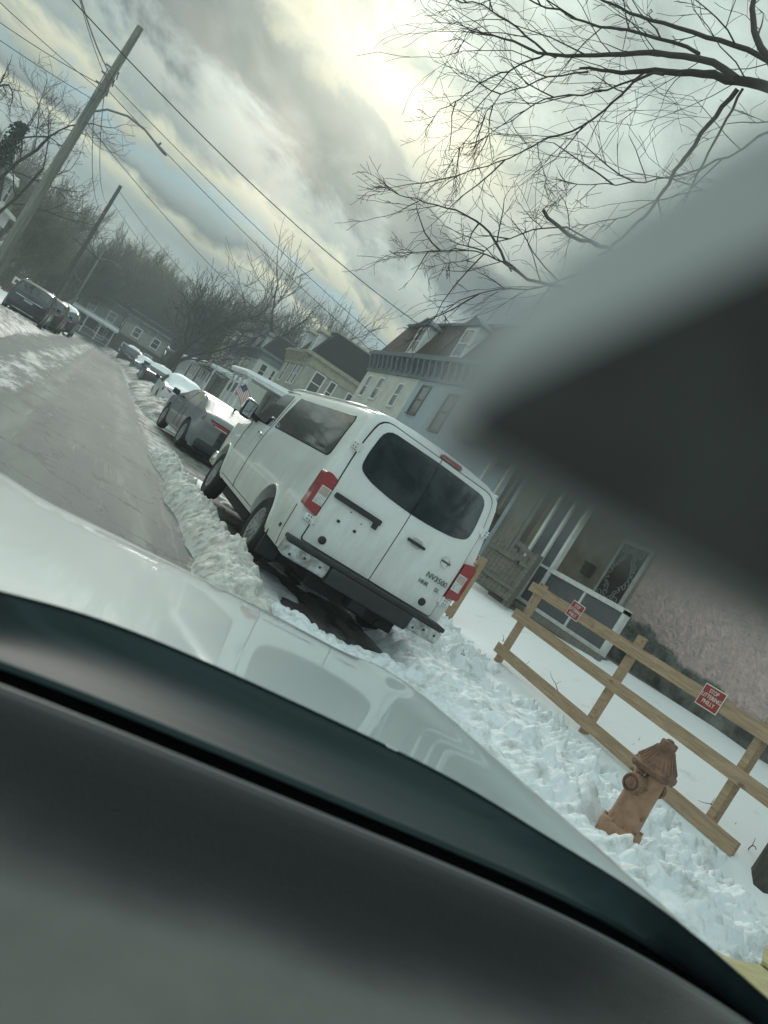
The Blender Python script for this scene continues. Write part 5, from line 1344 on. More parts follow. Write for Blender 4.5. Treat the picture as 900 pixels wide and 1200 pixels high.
p3 = thing('lamp_post', 'thin pale lamp post with curved bracket beyond the darker utility pole', 'lamp post', (-4.6, 84.0, gz(84)))
mb = MB(); mb.tube([(0, 0, -0.2), (0, 0, 8.6)], [0.13, 0.09], 10); mb.build('shaft', POLE, p3, 50)
mb = MB(); mb.tube([(0, 0, 5.2), (-0.3, 0, 4.6), (-0.9, 0, 4.8), (-1.5, 0, 5.4)], 0.05, 6); mb.tube([(0, 0, 7.4), (1.0, 0, 7.9), (2.2, 0, 7.8)], 0.05, 6); mb.build('bracket', POLE, p3, 50)

def wire(a, b, sag, r, label, n=24, name='overhead_wire', group='overhead wires'):
    a = Vector(a); b = Vector(b); o = a.copy()
    pts = [a+(b-a)*t - Vector((0, 0, sag*4*t*(1-t))) - o for t in np.linspace(0, 1, n)]
    w = MB().tube(pts, r, 5).build(name, WIREM, None, 60); w.location = o
    return tag(w, label, 'wire', group)
# ------------------------------------------------------------------ other parked cars and street things
GREYP = mat('grey_car_paint', (0.15, 0.162, 0.163), 0.42, metal=0.3, coat=0.5)
DARKP = mat('dark_car_paint', (0.030, 0.032, 0.036), 0.32, metal=0.4, coat=0.6)
BROWNP = mat('brown_car_paint', (0.055, 0.040, 0.036), 0.34, metal=0.4, coat=0.5)
WHITEP = mat('white_car_paint', (0.55, 0.56, 0.56), 0.35, coat=0.5)
FROST = mat('frosted_glass', (0.30, 0.335, 0.325), 0.35, 0.3, 2.5, coat=0.3)
# dark grey hatchback ahead of the van
top = ([0, 0.06, 0.16, 1.15, 1.7, 2.3, 2.75, 3.55, 4.3, 4.5, 4.55], [0.90, 1.04, 1.085, 1.40, 1.465, 1.475, 1.43, 1.05, 0.90, 0.74, 0.66])
t, sdx, zt = make_car('hatchback', 'grey hatchback with a red tail-light bar and dark tailgate parked ahead of the white van', 'car', (3.36, 18.35, gz(18.3)), rad(6.0), 4.55, 1.86, top, 1.0, GREYP, 0.345,
    side_win=([(1.02, 1.03), (2.1, 1.03), (2.1, 1.385), (1.55, 1.40), (1.15, 1.28)], [(2.16, 1.03), (3.25, 1.03), (2.75, 1.36), (2.16, 1.39)]), front_glass=(2.72, 3.50, 0.58, 0.70))
t.rotation_euler = (rad(-0.8), rad(1.5), rad(6))
MB().patch(roundpoly([(-0.80, 0.44), (0.80, 0.44), (0.84, 0.85), (-0.84, 0.85)], 0.05), lambda u, v, off: (u, -0.006-off+0.10*(abs(u)/0.86)**3, v), 5, 0.05).build('tailgate_panel', BLKP, t, 40)
MB().patch(roundpoly([(-0.68, 0.20), (0.68, 0.20), (0.56, 1.10), (-0.56, 1.10)], 0.07), lambda u, v, off: (u, v, zt(v)+0.022+off-0.03*(abs(u)/0.7)**4), 6, 0.03).build('rear_window', FROST, t, 40)
mb = MB(); mb.patch(roundpoly([(-0.86, 0.865), (0.86, 0.865), (0.84, 0.985), (-0.84, 0.985)], 0.03), lambda u, v, off: (u, -0.012-off+0.10*(abs(u)/0.86)**3, v), 4, 0.05); lb = mb.build('light_bar', mat('smoked_lens', (0.02, 0.012, 0.012), 0.2, coat=0.6), t, 40)
for s in (-1, 1):
    MB().patch(roundpoly([(s*0.20, 0.895), (s*0.87, 0.88), (s*0.855, 0.965), (s*0.20, 0.955)], 0.02), lambda u, v, off: (u, -0.018-off+0.10*(abs(u)/0.86)**3, v), 4, 0.02).build('tail_light', REDL, lb, 40)
    MB().patch(roundpoly([(s*0.20, 0.872), (s*0.52, 0.872), (s*0.52, 0.894), (s*0.20, 0.894)], 0.006), lambda u, v, off: (u, -0.018-off+0.10*(abs(u)/0.86)**3, v), 3, 0.02).build('reverse_lens', CLRL, lb, 40)
MB().bbox(-0.75, 0.75, -0.035, 0.06, 0.26, 0.46, 0.03).build('rear_bumper', BLKP, t, 40)
MB().bbox(-0.25, 0.25, -0.012, 0.02, 0.62, 0.72, 0.01).build('plate_recess', BLKP, t)
MB().bbox(-0.16, 0.16, -0.016, 0.0, 0.775, 0.795, 0.004).build('lid_trim', CHROME, t)
mb = MB(); mb.tube([(0.0, 1.28, 1.45), (0.0, 1.20, 1.50), (0.0, 1.12, 1.505)], [0.03, 0.025, 0.008], 8); mb.build('roof_fin', BLKP, t, 50)
for s in (-1, 1):
    mb = MB()
    for y in (1.62, 2.13, 3.2): mb.tube([(s*(sdx(y, z)+0.001), y, z) for z in np.linspace(0.34, 0.96, 8)], 0.005, 4)
    mb.build('panel_seams', SEAM, t)
    for y in (1.85, 2.95): MB().bbox(min(s*(sdx(y, 0.86)-0.01), s*(sdx(y, 0.86)+0.03)), max(s*(sdx(y, 0.86)-0.01), s*(sdx(y, 0.86)+0.03)), y-0.1, y+0.1, 0.84, 0.87, 0.01).build('door_handle', GREYP, t)

def snow_cover(t, zt, y0, y1, hw, dz=0.10, name='snow_cover', seed=1, m=SNOW):
    nx, ny = 22, 60; vs = []; fs = []
    for i in range(nx+1):
        u = -1+2*i/nx
        for j in range(ny+1):
            y = y0+(y1-y0)*j/ny
            th = dz*(1-abs(u)**4)*min(1, 6*(j/ny)*(1-j/ny)+0.05)*(0.7+0.7*float(vnoise(np.array([u*2.0]), np.array([y*1.7]), seed)[0]))
            vs.append((u*hw, y, zt(y)+th-0.05*abs(u)**3))
    for i in range(nx):
        for j in range(ny): a = i*(ny+1)+j; fs.append((a, a+ny+1, a+ny+2, a+1))
    # close the underside so the cover has thickness
    o = len(vs); vs += [(x, y, z-0.14) for x, y, z in vs]
    fs += [tuple(q+o for q in f[::-1]) for f in fs]
    per = [i*(ny+1) for i in range(nx+1)]+[nx*(ny+1)+j for j in range(1, ny+1)]+[i*(ny+1)+ny for i in range(nx-1, -1, -1)]+[j for j in range(ny-1, 0, -1)]
    for k in range(len(per)): a, b = per[k], per[(k+1) % len(per)]; fs.append((a, b, b+o, a+o))
    return MB().add(vs, fs).build(name, m, t, 60)
suv_top = ([0, 0.05, 0.14, 0.55, 0.8, 1.6, 2.9, 3.6, 4.6, 4.75, 4.8], [1.0, 1.14, 1.20, 1.62, 1.69, 1.72, 1.68, 1.12, 1.0, 0.86, 0.74])
sw = ([(0.75, 1.15), (1.75, 1.15), (1.75, 1.60), (0.95, 1.60)], [(1.82, 1.15), (3.35, 1.15), (2.85, 1.58), (1.82, 1.61)])
def suv(label, loc, paint, group=None, top=suv_top, L=4.8, Wd=1.92, roof=None, dark=True, rz=0.0, name='suv', cat='car'):
    t, sdx, zt = make_car(name, label, cat, loc, rz, L, Wd, top, 1.10, paint, 0.37, side_win=sw, rear_glass=(0.18, 0.52, 0.72, 0.64), front_glass=(2.95, 3.52, 0.62, 0.74), tumble=0.34)
    for s in (-1, 1): MB().patch(roundpoly([(s*0.70, 0.86), (s*0.93, 0.84), (s*0.92, 1.08), (s*0.72, 1.06)], 0.04), lambda u, v, off: (u, -0.012-off+0.09*(abs(u)/0.9)**3, v), 3, 0.04).build('tail_light', REDD, t, 40)
    MB().bbox(-0.8, 0.8, -0.06, 0.05, 0.36, 0.58, 0.03).build('rear_bumper', BLKP, t, 40)
    MB().bbox(-0.5, 0.5, -0.072, -0.0, 0.33, 0.37, 0.008).build('skid_trim', STEEL_D, t)
    MB().bbox(-0.20, 0.20, -0.018, 0.01, 0.80, 0.90, 0.005).build('blank_plate', mat('plate_pale', (0.30, 0.31, 0.31), 0.5), t)
    MB().bbox(-0.62, 0.62, -0.022, 0.02, 0.93, 0.965, 0.01).build('lid_trim', CHROME, t)
    for s in (-1, 1): MB().tube([(s*0.62, 0.9, 1.71), (s*0.62, 1.2, 1.755), (s*0.62, 2.4, 1.755), (s*0.62, 2.8, 1.70)], 0.02, 6).build('roof_rail', CHROME, t, 60)
    return t, sdx, zt
t, _, zt_ = suv('dark SUV parked at the left kerb near the left edge of the picture', (-3.75, 40.0, gz(40)), DARKP)
t, _, zt_ = suv('dark brown car parked directly in front of the dark SUV on the left', (-3.45, 47.0, gz(47)), BROWNP)
t, _, zt_ = suv('snow-covered car parked farthest up the left kerb', (-2.9+sx(56), 56.0, gz(56)), DARKP)
snow_cover(t, zt_, 0.3, 4.5, 0.70, 0.14, seed=4)
sed_top = ([0, 0.05, 0.2, 0.9, 1.6, 2.0, 2.7, 3.5, 4.5, 4.65, 4.7], [0.80, 0.95, 1.0, 1.05, 1.38, 1.42, 1.40, 1.0, 0.88, 0.76, 0.68])
ssw = ([(1.2, 1.0), (2.15, 1.0), (2.15, 1.33), (1.65, 1.34)], [(2.2, 1.0), (3.25, 1.0), (2.75, 1.32), (2.2, 1.34)])
def sedan(label, loc, paint, seed, snow=True, y0=0.1, y1=4.4, rz=0.0):
    t, s_, z_ = make_car('sedan', label, 'car', loc, rz, 4.7, 1.82, sed_top, 0.96, paint, 0.33, side_win=ssw, rear_glass=(0.95, 1.55, 0.66, 0.56), front_glass=(2.78, 3.44, 0.56, 0.68))
    for s in (-1, 1): MB().patch(roundpoly([(s*0.52, 0.76), (s*0.86, 0.74), (s*0.85, 0.90), (s*0.52, 0.88)], 0.03), lambda u, v, off: (u, -0.012-off+0.09*(abs(u)/0.9)**3, v), 3, 0.04).build('tail_light', REDD, t, 40)
    if snow: snow_cover(t, z_, y0, y1, 0.74, 0.16, seed=seed)
    return t
sedan('white snow-covered sedan parked just beyond the grey hatchback', (3.25, 30.5, gz(30.5)), WHITEP, 3)
sedan('dark sedan with patchy snow on its roof parked near the trash bins', (3.2, 45.5, gz(45.5)), DARKP, 5, True, 1.3, 3.2)
sedan('low snow-heaped sedan parked before the broad street tree', (2.95, 60.5, gz(60.5)), GREYP, 7)
t, _, zt_ = suv('dark car with snowy windscreen parked farthest up the right kerb', (2.1, 72.0, gz(72)), DARKP)
snow_cover(t, zt_, 0.6, 3.4, 0.68, 0.12, seed=8)
# wheeled bins on the right kerb
for lab, x, y, c in (('black wheeled trash bin standing at the right kerb by the snowy cars', 3.15, 52.0, (0.015, 0.016, 0.017)), ('small blue recycling bin beside the black trash bin', 2.65, 52.6, (0.03, 0.08, 0.24))):
    h = 1.05 if 'black' in lab else 0.6
    b = thing('trash_bin', lab, 'bin', (x, y, gz(y)+0.25)); m_ = mat('bin_plastic_%d' % int(x*100), c, 0.5)
    mb = MB(); frustum(mb, -0.22, 0.22, -0.24, 0.24, 0, 0.01, 0); mb = MB(); mb.add([(-0.22, -0.22, 0), (0.22, -0.22, 0), (0.22, 0.22, 0), (-0.22, 0.22, 0), (-0.29, -0.31, h), (0.29, -0.31, h), (0.29, 0.31, h), (-0.29, 0.31, h)], [(0, 3, 2, 1), (4, 5, 6, 7), (0, 1, 5, 4), (1, 2, 6, 5), (2, 3, 7, 6), (3, 0, 4, 7)])
    mb.build('tub', m_, b)
    MB().bbox(-0.31, 0.31, -0.34, 0.34, h, h+0.06, 0.02).build('lid', m_, b)
    for s in (-1, 1): MB().lathe([(0.10, -0.03), (0.10, 0.03)], 14, (s*0.27, 0.24, 0.08), 'x').build('wheel', RUBBER, b)
# two white placards beyond the dark SUV
for k, (x, y) in enumerate(((-5.75, 50.3), (-5.2, 50.6))):
    s = thing('placard', 'small white placard with a dark panel standing behind the roof of the dark SUV', 'sign', (x, y, gz(y)+0.12), 0, 'white placards behind the dark SUV')
    MB().tube([(0, 0, -0.1), (0, 0, 1.35)], 0.025, 8).build('post', METALG, s)
    MB().bbox(-0.19, 0.19, -0.035, -0.026, 1.05, 1.48, 0.003).build('board', SIGNW, s); MB().bbox(-0.09, 0.09, -0.040, -0.0355, 1.18, 1.36, 0.001).build('dark_panel', TRIMD, s)
# flag on a porch post
fl = thing('flag', 'striped red and white flag with dark canton hanging from the cream house porch', 'flag', (7.75, 48.6, 2.75))
fl.rotation_euler = (0, rad(28), 0)
MB().tube([(0.12, 0.0, 0.45), (-0.05, 0, 0.1), (-0.45, 0, -0.75)], 0.02, 6).build('staff', TRIMW, fl)
FRED = mat('flag_red', (0.34, 0.03, 0.045), 0.8); FWH = mat('flag_white', (0.62, 0.61, 0.58), 0.8); FBL = mat('flag_blue', (0.03, 0.04, 0.11), 0.8)
def fcloth(u, v): return (0.10+1.0*u+0.0*v, 0.07*math.sin(5.0*u+2*v)+0.02, -1.55*0 - 0.72*v - 0.25*u*u)
for nm, sel, m in (('red_stripes', 0, FRED), ('white_stripes', 1, FWH)):
    vs = []; fs = []
    for k in range(13):
        if k % 2 != sel: continue
        o = len(vs)
        for i in range(17):
            for j in range(2): vs.append(fcloth(i/16, (k+j)/13))
        for i in range(16): fs.append((o+2*i, o+2*i+2, o+2*i+3, o+2*i+1))
    vs2 = [(x, y+0.004, z) for x, y, z in vs]; n_ = len(vs)
    MB().add(vs+vs2, fs+[tuple(q+n_ for q in f[::-1]) for f in fs]).build(nm, m, fl)
vs = [(x, y-0.006, z) for i in range(7) for (x, y, z) in [fcloth(i/16, 0.0), fcloth(i/16, 7/13)]]
MB().add(vs, [(2*i, 2*i+2, 2*i+3, 2*i+1) for i in range(6)]).build('canton', FBL, fl)
# ------------------------------------------------------------------ wires
wire((-7.7, 20.0, 7.75), (10.55, 32.1, 8.36), 0.62, 0.016, 'heavy black wire crossing the whole sky from upper left to the brown mansard roof', group=None)
PTX = (-4.5, 32.5)
wire((PTX[0], PTX[1], 8.6), (10.6, 36.6, 6.9), 0.25, 0.013, 'service wire from the tall lamp pole to the white house cornice', group='service wires from the tall pole to the white house')
wire((PTX[0], PTX[1], 8.9), (10.6, 36.3, 7.5), 0.2, 0.013, 'service wire from the tall lamp pole to the white house cornice', group='service wires from the tall pole to the white house')
wire((PTX[0]+0.1, PTX[1], 9.0), (-4.7, -8.0, 9.0), 1.7, 0.022, 'thick cable leaving the tall lamp pole towards the top of the picture', group=None)
wire((PTX[0], PTX[1], 8.8), (-5.6, -2.0, 9.6), 1.2, 0.012, 'thin line beside the thick cable above the tall lamp pole', group='thin lines above the tall pole')
wire((PTX[0], PTX[1], 8.4), (-13.5, 14.0, 7.0), 0.5, 0.012, 'drop wire running from the tall pole past the ivy-clad tree to the left', group='drop wires to the left of the tall pole')
wire((PTX[0], PTX[1], 8.0), (-12.0, 20.0, 5.6), 0.3, 0.012, 'drop wire running from the tall pole past the ivy-clad tree to the left', group='drop wires to the left of the tall pole')
wire((PTX[0], PTX[1], 8.6), (-16.0, 33.0, 9.2), 0.6, 0.014, 'kinked line leading left from the tall pole level with its insulators', group=None)
wire((PTX[0], PTX[1], 7.2), (10.6, 49.3, 6.4), 0.5, 0.013, 'low service wire from the tall pole to the cream-cornice house', group=None)
for z in (8.6, 7.9): wire((PTX[0], PTX[1], z), (-5.0, 68.0, z+0.6), 0.8, 0.016, 'line strung between the tall lamp pole and the darker pole', group='lines between the two wooden poles')
wire((-5.0, 68.0, 10.6), (10.6, 66.3, 6.2), 0.6, 0.018, 'upper drop wire from the top of the darker pole towards the far houses', group=None)
wire((-5.0, 68.0, 9.6), (10.6, 86.5, 6.4), 0.6, 0.018, 'lower drop wire from the darker pole to the tan house', group=None)

# ------------------------------------------------------------------ trees
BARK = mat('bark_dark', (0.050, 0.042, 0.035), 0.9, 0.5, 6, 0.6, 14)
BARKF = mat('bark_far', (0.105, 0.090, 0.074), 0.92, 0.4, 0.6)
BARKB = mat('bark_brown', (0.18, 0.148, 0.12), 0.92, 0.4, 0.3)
TWIGM = mat('twig_dark', (0.062, 0.052, 0.046), 0.9)
IVY = mat('ivy_leaf', (0.030, 0.040, 0.022), 0.7, 0.5, 5)

def branch_mesh(br, nside=4):
    """br: list of (pts[K], radii[K]) with equal K -> verts, quads"""
    Pn = np.array([b[0] for b in br], np.float32); Rn = np.array([b[1] for b in br], np.float32)
    B, K, _ = Pn.shape
    T = np.empty_like(Pn); T[:, 1:-1] = Pn[:, 2:]-Pn[:, :-2]; T[:, 0] = Pn[:, 1]-Pn[:, 0]; T[:, -1] = Pn[:, -1]-Pn[:, -2]
    T /= np.linalg.norm(T, axis=2, keepdims=True)+1e-9
    m = Pn[:, -1]-Pn[:, 0]; m /= np.linalg.norm(m, axis=1, keepdims=True)+1e-9
    ref = np.where(np.abs(m[:, 2:3]) < 0.8, np.array([[0, 0, 1.0]]), np.array([[1.0, 0, 0]]))[:, None, :]
    N = np.cross(T, ref); N /= np.linalg.norm(N, axis=2, keepdims=True)+1e-9
    Bn = np.cross(N, T)
    a = np.arange(nside)*2*np.pi/nside
    ring = N[:, :, None, :]*np.cos(a)[None, None, :, None] + Bn[:, :, None, :]*np.sin(a)[None, None, :, None]
    V = Pn[:, :, None, :] + ring*Rn[:, :, None, None]
    idx = np.arange(B*K*nside).reshape(B, K, nside)
    A = idx[:, :-1, :]; C = idx[:, 1:, :]
    F = np.stack([A, np.roll(A, -1, 2), np.roll(C, -1, 2), C], -1).reshape(-1, 4)
    return V.reshape(-1, 3), F

def grow(p, d, L, r, lev, maxl, rng, out, kids=(4, 5), spread=(25, 55), ratio=(0.5, 0.75), jit=0.22, up=0.10, K=5, rtip=0.5, minr=0.004, t0=0.25):
    p = np.array(p, float); d = np.array(d, float); d /= np.linalg.norm(d)
    pts = [p.copy()]; dirs = [d.copy()]
    for k in range(K-1):
        d = d + rng.normal(0, jit/2.0, 3) + np.array([0, 0, up*0.3]); d /= np.linalg.norm(d)
        p = p + d*L/(K-1); pts.append(p.copy()); dirs.append(d.copy())
    rr = [max(minr, r*(1-(1-rtip)*k/(K-1))) for k in range(K)]
    out.setdefault(lev, []).append((pts, rr))
    if lev >= maxl: return
    n = rng.integers(kids[0], kids[1]+1)
    for i in range(n):
        t = t0+(1-t0)*(i+rng.random())/n if i < n-1 else 1.0
        f = t*(K-1); k = min(int(f), K-2); f -= k
        q = pts[k]*(1-f)+pts[k+1]*f; dd = dirs[min(k+1, K-1)]
        ax = rng.normal(0, 1, 3); ax -= ax.dot(dd)*dd; ax /= np.linalg.norm(ax)+1e-9
        ang = rad(rng.uniform(*spread))*(0.5 if i == n-1 else 1)
        nd = dd*math.cos(ang)+ax*math.sin(ang)
        rq = rr[k]*(1-f)+rr[k+1]*f
        grow(q, nd, L*rng.uniform(*ratio), max(minr, rq*(0.75 if i == n-1 else rng.uniform(0.4, 0.62))), lev+1, maxl, rng, out, kids, spread, ratio, jit, up, K, rtip, minr, 0.2)

def tree_meshes(name, seed, H, r, maxl=4, jit=0.16, ratio=(0.62, 0.86), trunk_h=0.28, bark=BARKF, twig=None, kids=(4, 6), spread=(22, 50), up=0.25, lean=(0, 0), minr=0.010, split=1):
    rng = np.random.default_rng(seed); out = {}
    grow((0, 0, -0.3), (lean[0], lean[1], 1), H*trunk_h, r, 0, maxl, rng, out, kids, spread, ratio, jit, up, 5, 0.72, minr, 0.55)
    lo = [b for l, v in out.items() if l <= split for b in v]; hi = [b for l, v in out.items() if l > split for b in v]
    V, F = branch_mesh(lo, 7); m1 = npmesh(name+'_trunk', V, F, bark)
    V2, F2 = branch_mesh(hi, 3); m2 = npmesh(name+'_crown', V2, F2, twig or bark)
    return m1, m2, (V, F, V2, F2)
def tree(name, label, meshes, loc, rotz=0, scale=1.0, group=None):
    t = thing(name, label, 'tree', loc, rotz, group); t.scale = (scale,)*3
    obj('trunk', meshes[0], t); obj('crown', meshes[1], t)
    return t
tA = tree_meshes('bare_tree_a', 1, 11, 0.34, 5, 0.26, minr=0.013)
tB = tree_meshes('bare_tree_b', 2, 12, 0.30, 5, 0.30, up=0.4, minr=0.013, spread=(18, 42))
tC = tree_meshes('bare_tree_c', 5, 12, 0.28, 5, 0.24, bark=BARKB, minr=0.012, up=0.35, kids=(4, 6))
tD = tree_meshes('bare_tree_d', 9, 10, 0.26, 5, 0.3, bark=BARKB, minr=0.012, kids=(5, 6))

def gy(x, y): return gz(min(y, 110)) + lawn(x-sx(y), y)
tG = tree_meshes('garden_tree', 17, 12, 0.24, 5, jit=0.20, trunk_h=0.30, up=0.30, minr=0.010, spread=(24, 54), kids=(3, 5), bark=BARK, twig=BARKF)
# the broad street tree on the right, beside the snow-covered cars
tBig = tree_meshes('broad_tree', 21, 12, 0.30, 5, jit=0.26, trunk_h=0.30, bark=BARK, twig=BARK, minr=0.014, spread=(28, 56), kids=(3, 5), split=2, up=0.26, lean=(0.02, 0))
tree('street_tree', 'broad bare tree with thick dark trunk at the right kerb beyond the grey car', tBig, (4.35, 70, gy(4.35, 70)), 5.0, 1.32)
tree('garden_tree', 'fine-branched upright bare tree standing above the roofs of the far row', tG, (13.1, 75.9, gy(13, 76)), 0.4, 1.7)
tree('garden_tree', 'small bare tree behind the black mansard roof, nearest the white house', tG, (15.8, 58, gy(15, 58)), 2.4, 1.1)
tree('garden_tree', 'low bare tree between the broad street tree and the upright garden tree', tA, (15.5, 82, gy(15, 82)), 1.4, 1.0)
# trees on the left
ivm = tree_meshes('ivy_tree', 31, 12.5, 0.32, 5, jit=0.34, ratio=(0.45, 0.72), trunk_h=0.46, bark=BARK, minr=0.009, lean=(0.10, 0), spread=(28, 62), up=0.12, kids=(3, 5))
iv = tree('ivy_tree', 'bare tree whose trunk is wrapped in dark ivy at the left edge of the picture', ivm, (-9.1, 45, gy(-9, 45)), 0.3, 0.92)
rng = np.random.default_rng(4); n = 2600
hh = rng.uniform(1.0, 8.6, n); aa = rng.uniform(0, 6.28, n); rr_ = np.abs(rng.normal(0.40, 0.16, n))*(1.15-hh/16)*(1+0.35*np.sin(hh*2.1+aa))
C = np.stack([rr_*np.cos(aa)+0.10*hh, rr_*np.sin(aa), hh], 1)
d1 = rng.normal(0, 1, (n, 3)); d1 /= np.linalg.norm(d1, axis=1, keepdims=True); d2 = np.cross(d1, rng.normal(0, 1, (n, 3))); d2 /= np.linalg.norm(d2, axis=1, keepdims=True)
s_ = rng.uniform(0.07, 0.14, (n, 1))
V = np.stack([C+d1*s_, C+d2*s_*0.7, C-d1*s_, C-d2*s_*0.7], 1).reshape(-1, 3)
obj('ivy', npmesh('ivy', V, np.arange(n*4).reshape(n, 4), IVY, False), iv)
lt = tree_meshes('leaning_tree', 41, 13, 0.22, 5, jit=0.36, ratio=(0.45, 0.74), trunk_h=0.44, bark=BARK, twig=BARK, minr=0.008, spread=(28, 62), up=0.05, lean=(0.05, 0), kids=(3, 5))
tree('leaning_tree', 'dark crooked bare tree directly behind the tall lamp pole', lt, (-6.6, 42, gy(-6.6, 42)), 4.9, 0.95)
# individual trees in front of the wood
rng = random.Random(77)
spots = [(-13, 62, tA, 1.0), (-9.5, 70, tC, 1.0), (-16, 74, tD, 1.1), (-8.5, 84, tD, 1.05), (-13.5, 88, tC, 1.15), (-21, 86, tA, 1.1), (-6.5, 96, tA, 1.0), (-10.5, 101, tC, 1.15), (-2.2, 108, tC, 1.15), (2.6, 112, tD, 1.1), (7.2, 104, tA, 1.05), (10.5, 118, tC, 1.1), (-17, 104, tC, 1.2), (14, 108, tD, 1.0)]
for i, (x, y, m, s) in enumerate(spots):
    tree('bare_tree', 'tall bare winter tree in the grey-brown wood beyond the bend', m, (x, y, gy(x, y)), rng.uniform(0, 6.28), s*(0.95 if y < 90 else 1.4), 'bare trees at the edge of the far wood')
# the far wood: one mass of bare trunks and twigs
Vs = []; Fs = []; off = 0
rng = np.random.default_rng(12)
for i in range(40):
    x = rng.uniform(-48, 26); y = rng.uniform(112, 165)
    if x > 6: y = rng.uniform(122, 160)
    src = (tC, tD, tC, tA)[i % 4][2]; a = rng.uniform(0, 6.28); s = rng.uniform(1.2, 1.6) if x < -12 else rng.uniform(1.6, 2.1)
    c, sn = math.cos(a), math.sin(a); R = np.array([[c, -sn, 0], [sn, c, 0], [0, 0, 1]])
    base = gy(max(-160, min(x, 160)), y)
    for V, F in ((src[0], src[1]), (src[2], src[3])):
        Vs.append((V*s) @ R.T + np.array([x, y, base])); Fs.append(F+off); off += len(V)
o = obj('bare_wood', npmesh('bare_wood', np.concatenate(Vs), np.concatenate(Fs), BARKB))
tag(o, 'dense grey-brown wood of bare trees closing off the end of the street', 'wood', kind='stuff')

# understorey thicket that darkens the foot of the wood
rng = np.random.default_rng(19); br = []
for i in range(9000):
    x = rng.uniform(-45, 24); y = rng.uniform(72, 130) if x < -8 else (rng.uniform(98, 130) if x > 8 else rng.uniform(108, 135))
    b = np.array([x, y, gy(x, y)]); h = rng.uniform(1.0, 3.6); d = rng.normal(0, 0.35, 2)
    pts = [b, b+np.array([d[0]*0.4*h, d[1]*0.4*h, h*0.4])+rng.normal(0, .1, 3), b+np.array([d[0]*h, d[1]*h, h])+rng.normal(0, .2, 3)]
    br.append((pts, [0.05, 0.035, 0.015]))
V, F = branch_mesh(br, 3)
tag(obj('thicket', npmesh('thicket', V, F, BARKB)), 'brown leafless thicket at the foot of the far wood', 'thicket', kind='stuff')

# trees across the road behind the car: the van's windows mirror them
for i, (x, y, m, s) in enumerate(((9.5, -9.0, tA, 1.5), (4.5, -16.0, tC, 1.6), (13.0, -17.0, tD, 1.7), (-9.0, 3.0, tC, 1.3))):
    tree('bare_tree', 'bare tree standing behind the silver car, mirrored in the van windows', m, (x, y, 0.2), i*1.3, s, 'bare trees behind the silver car')

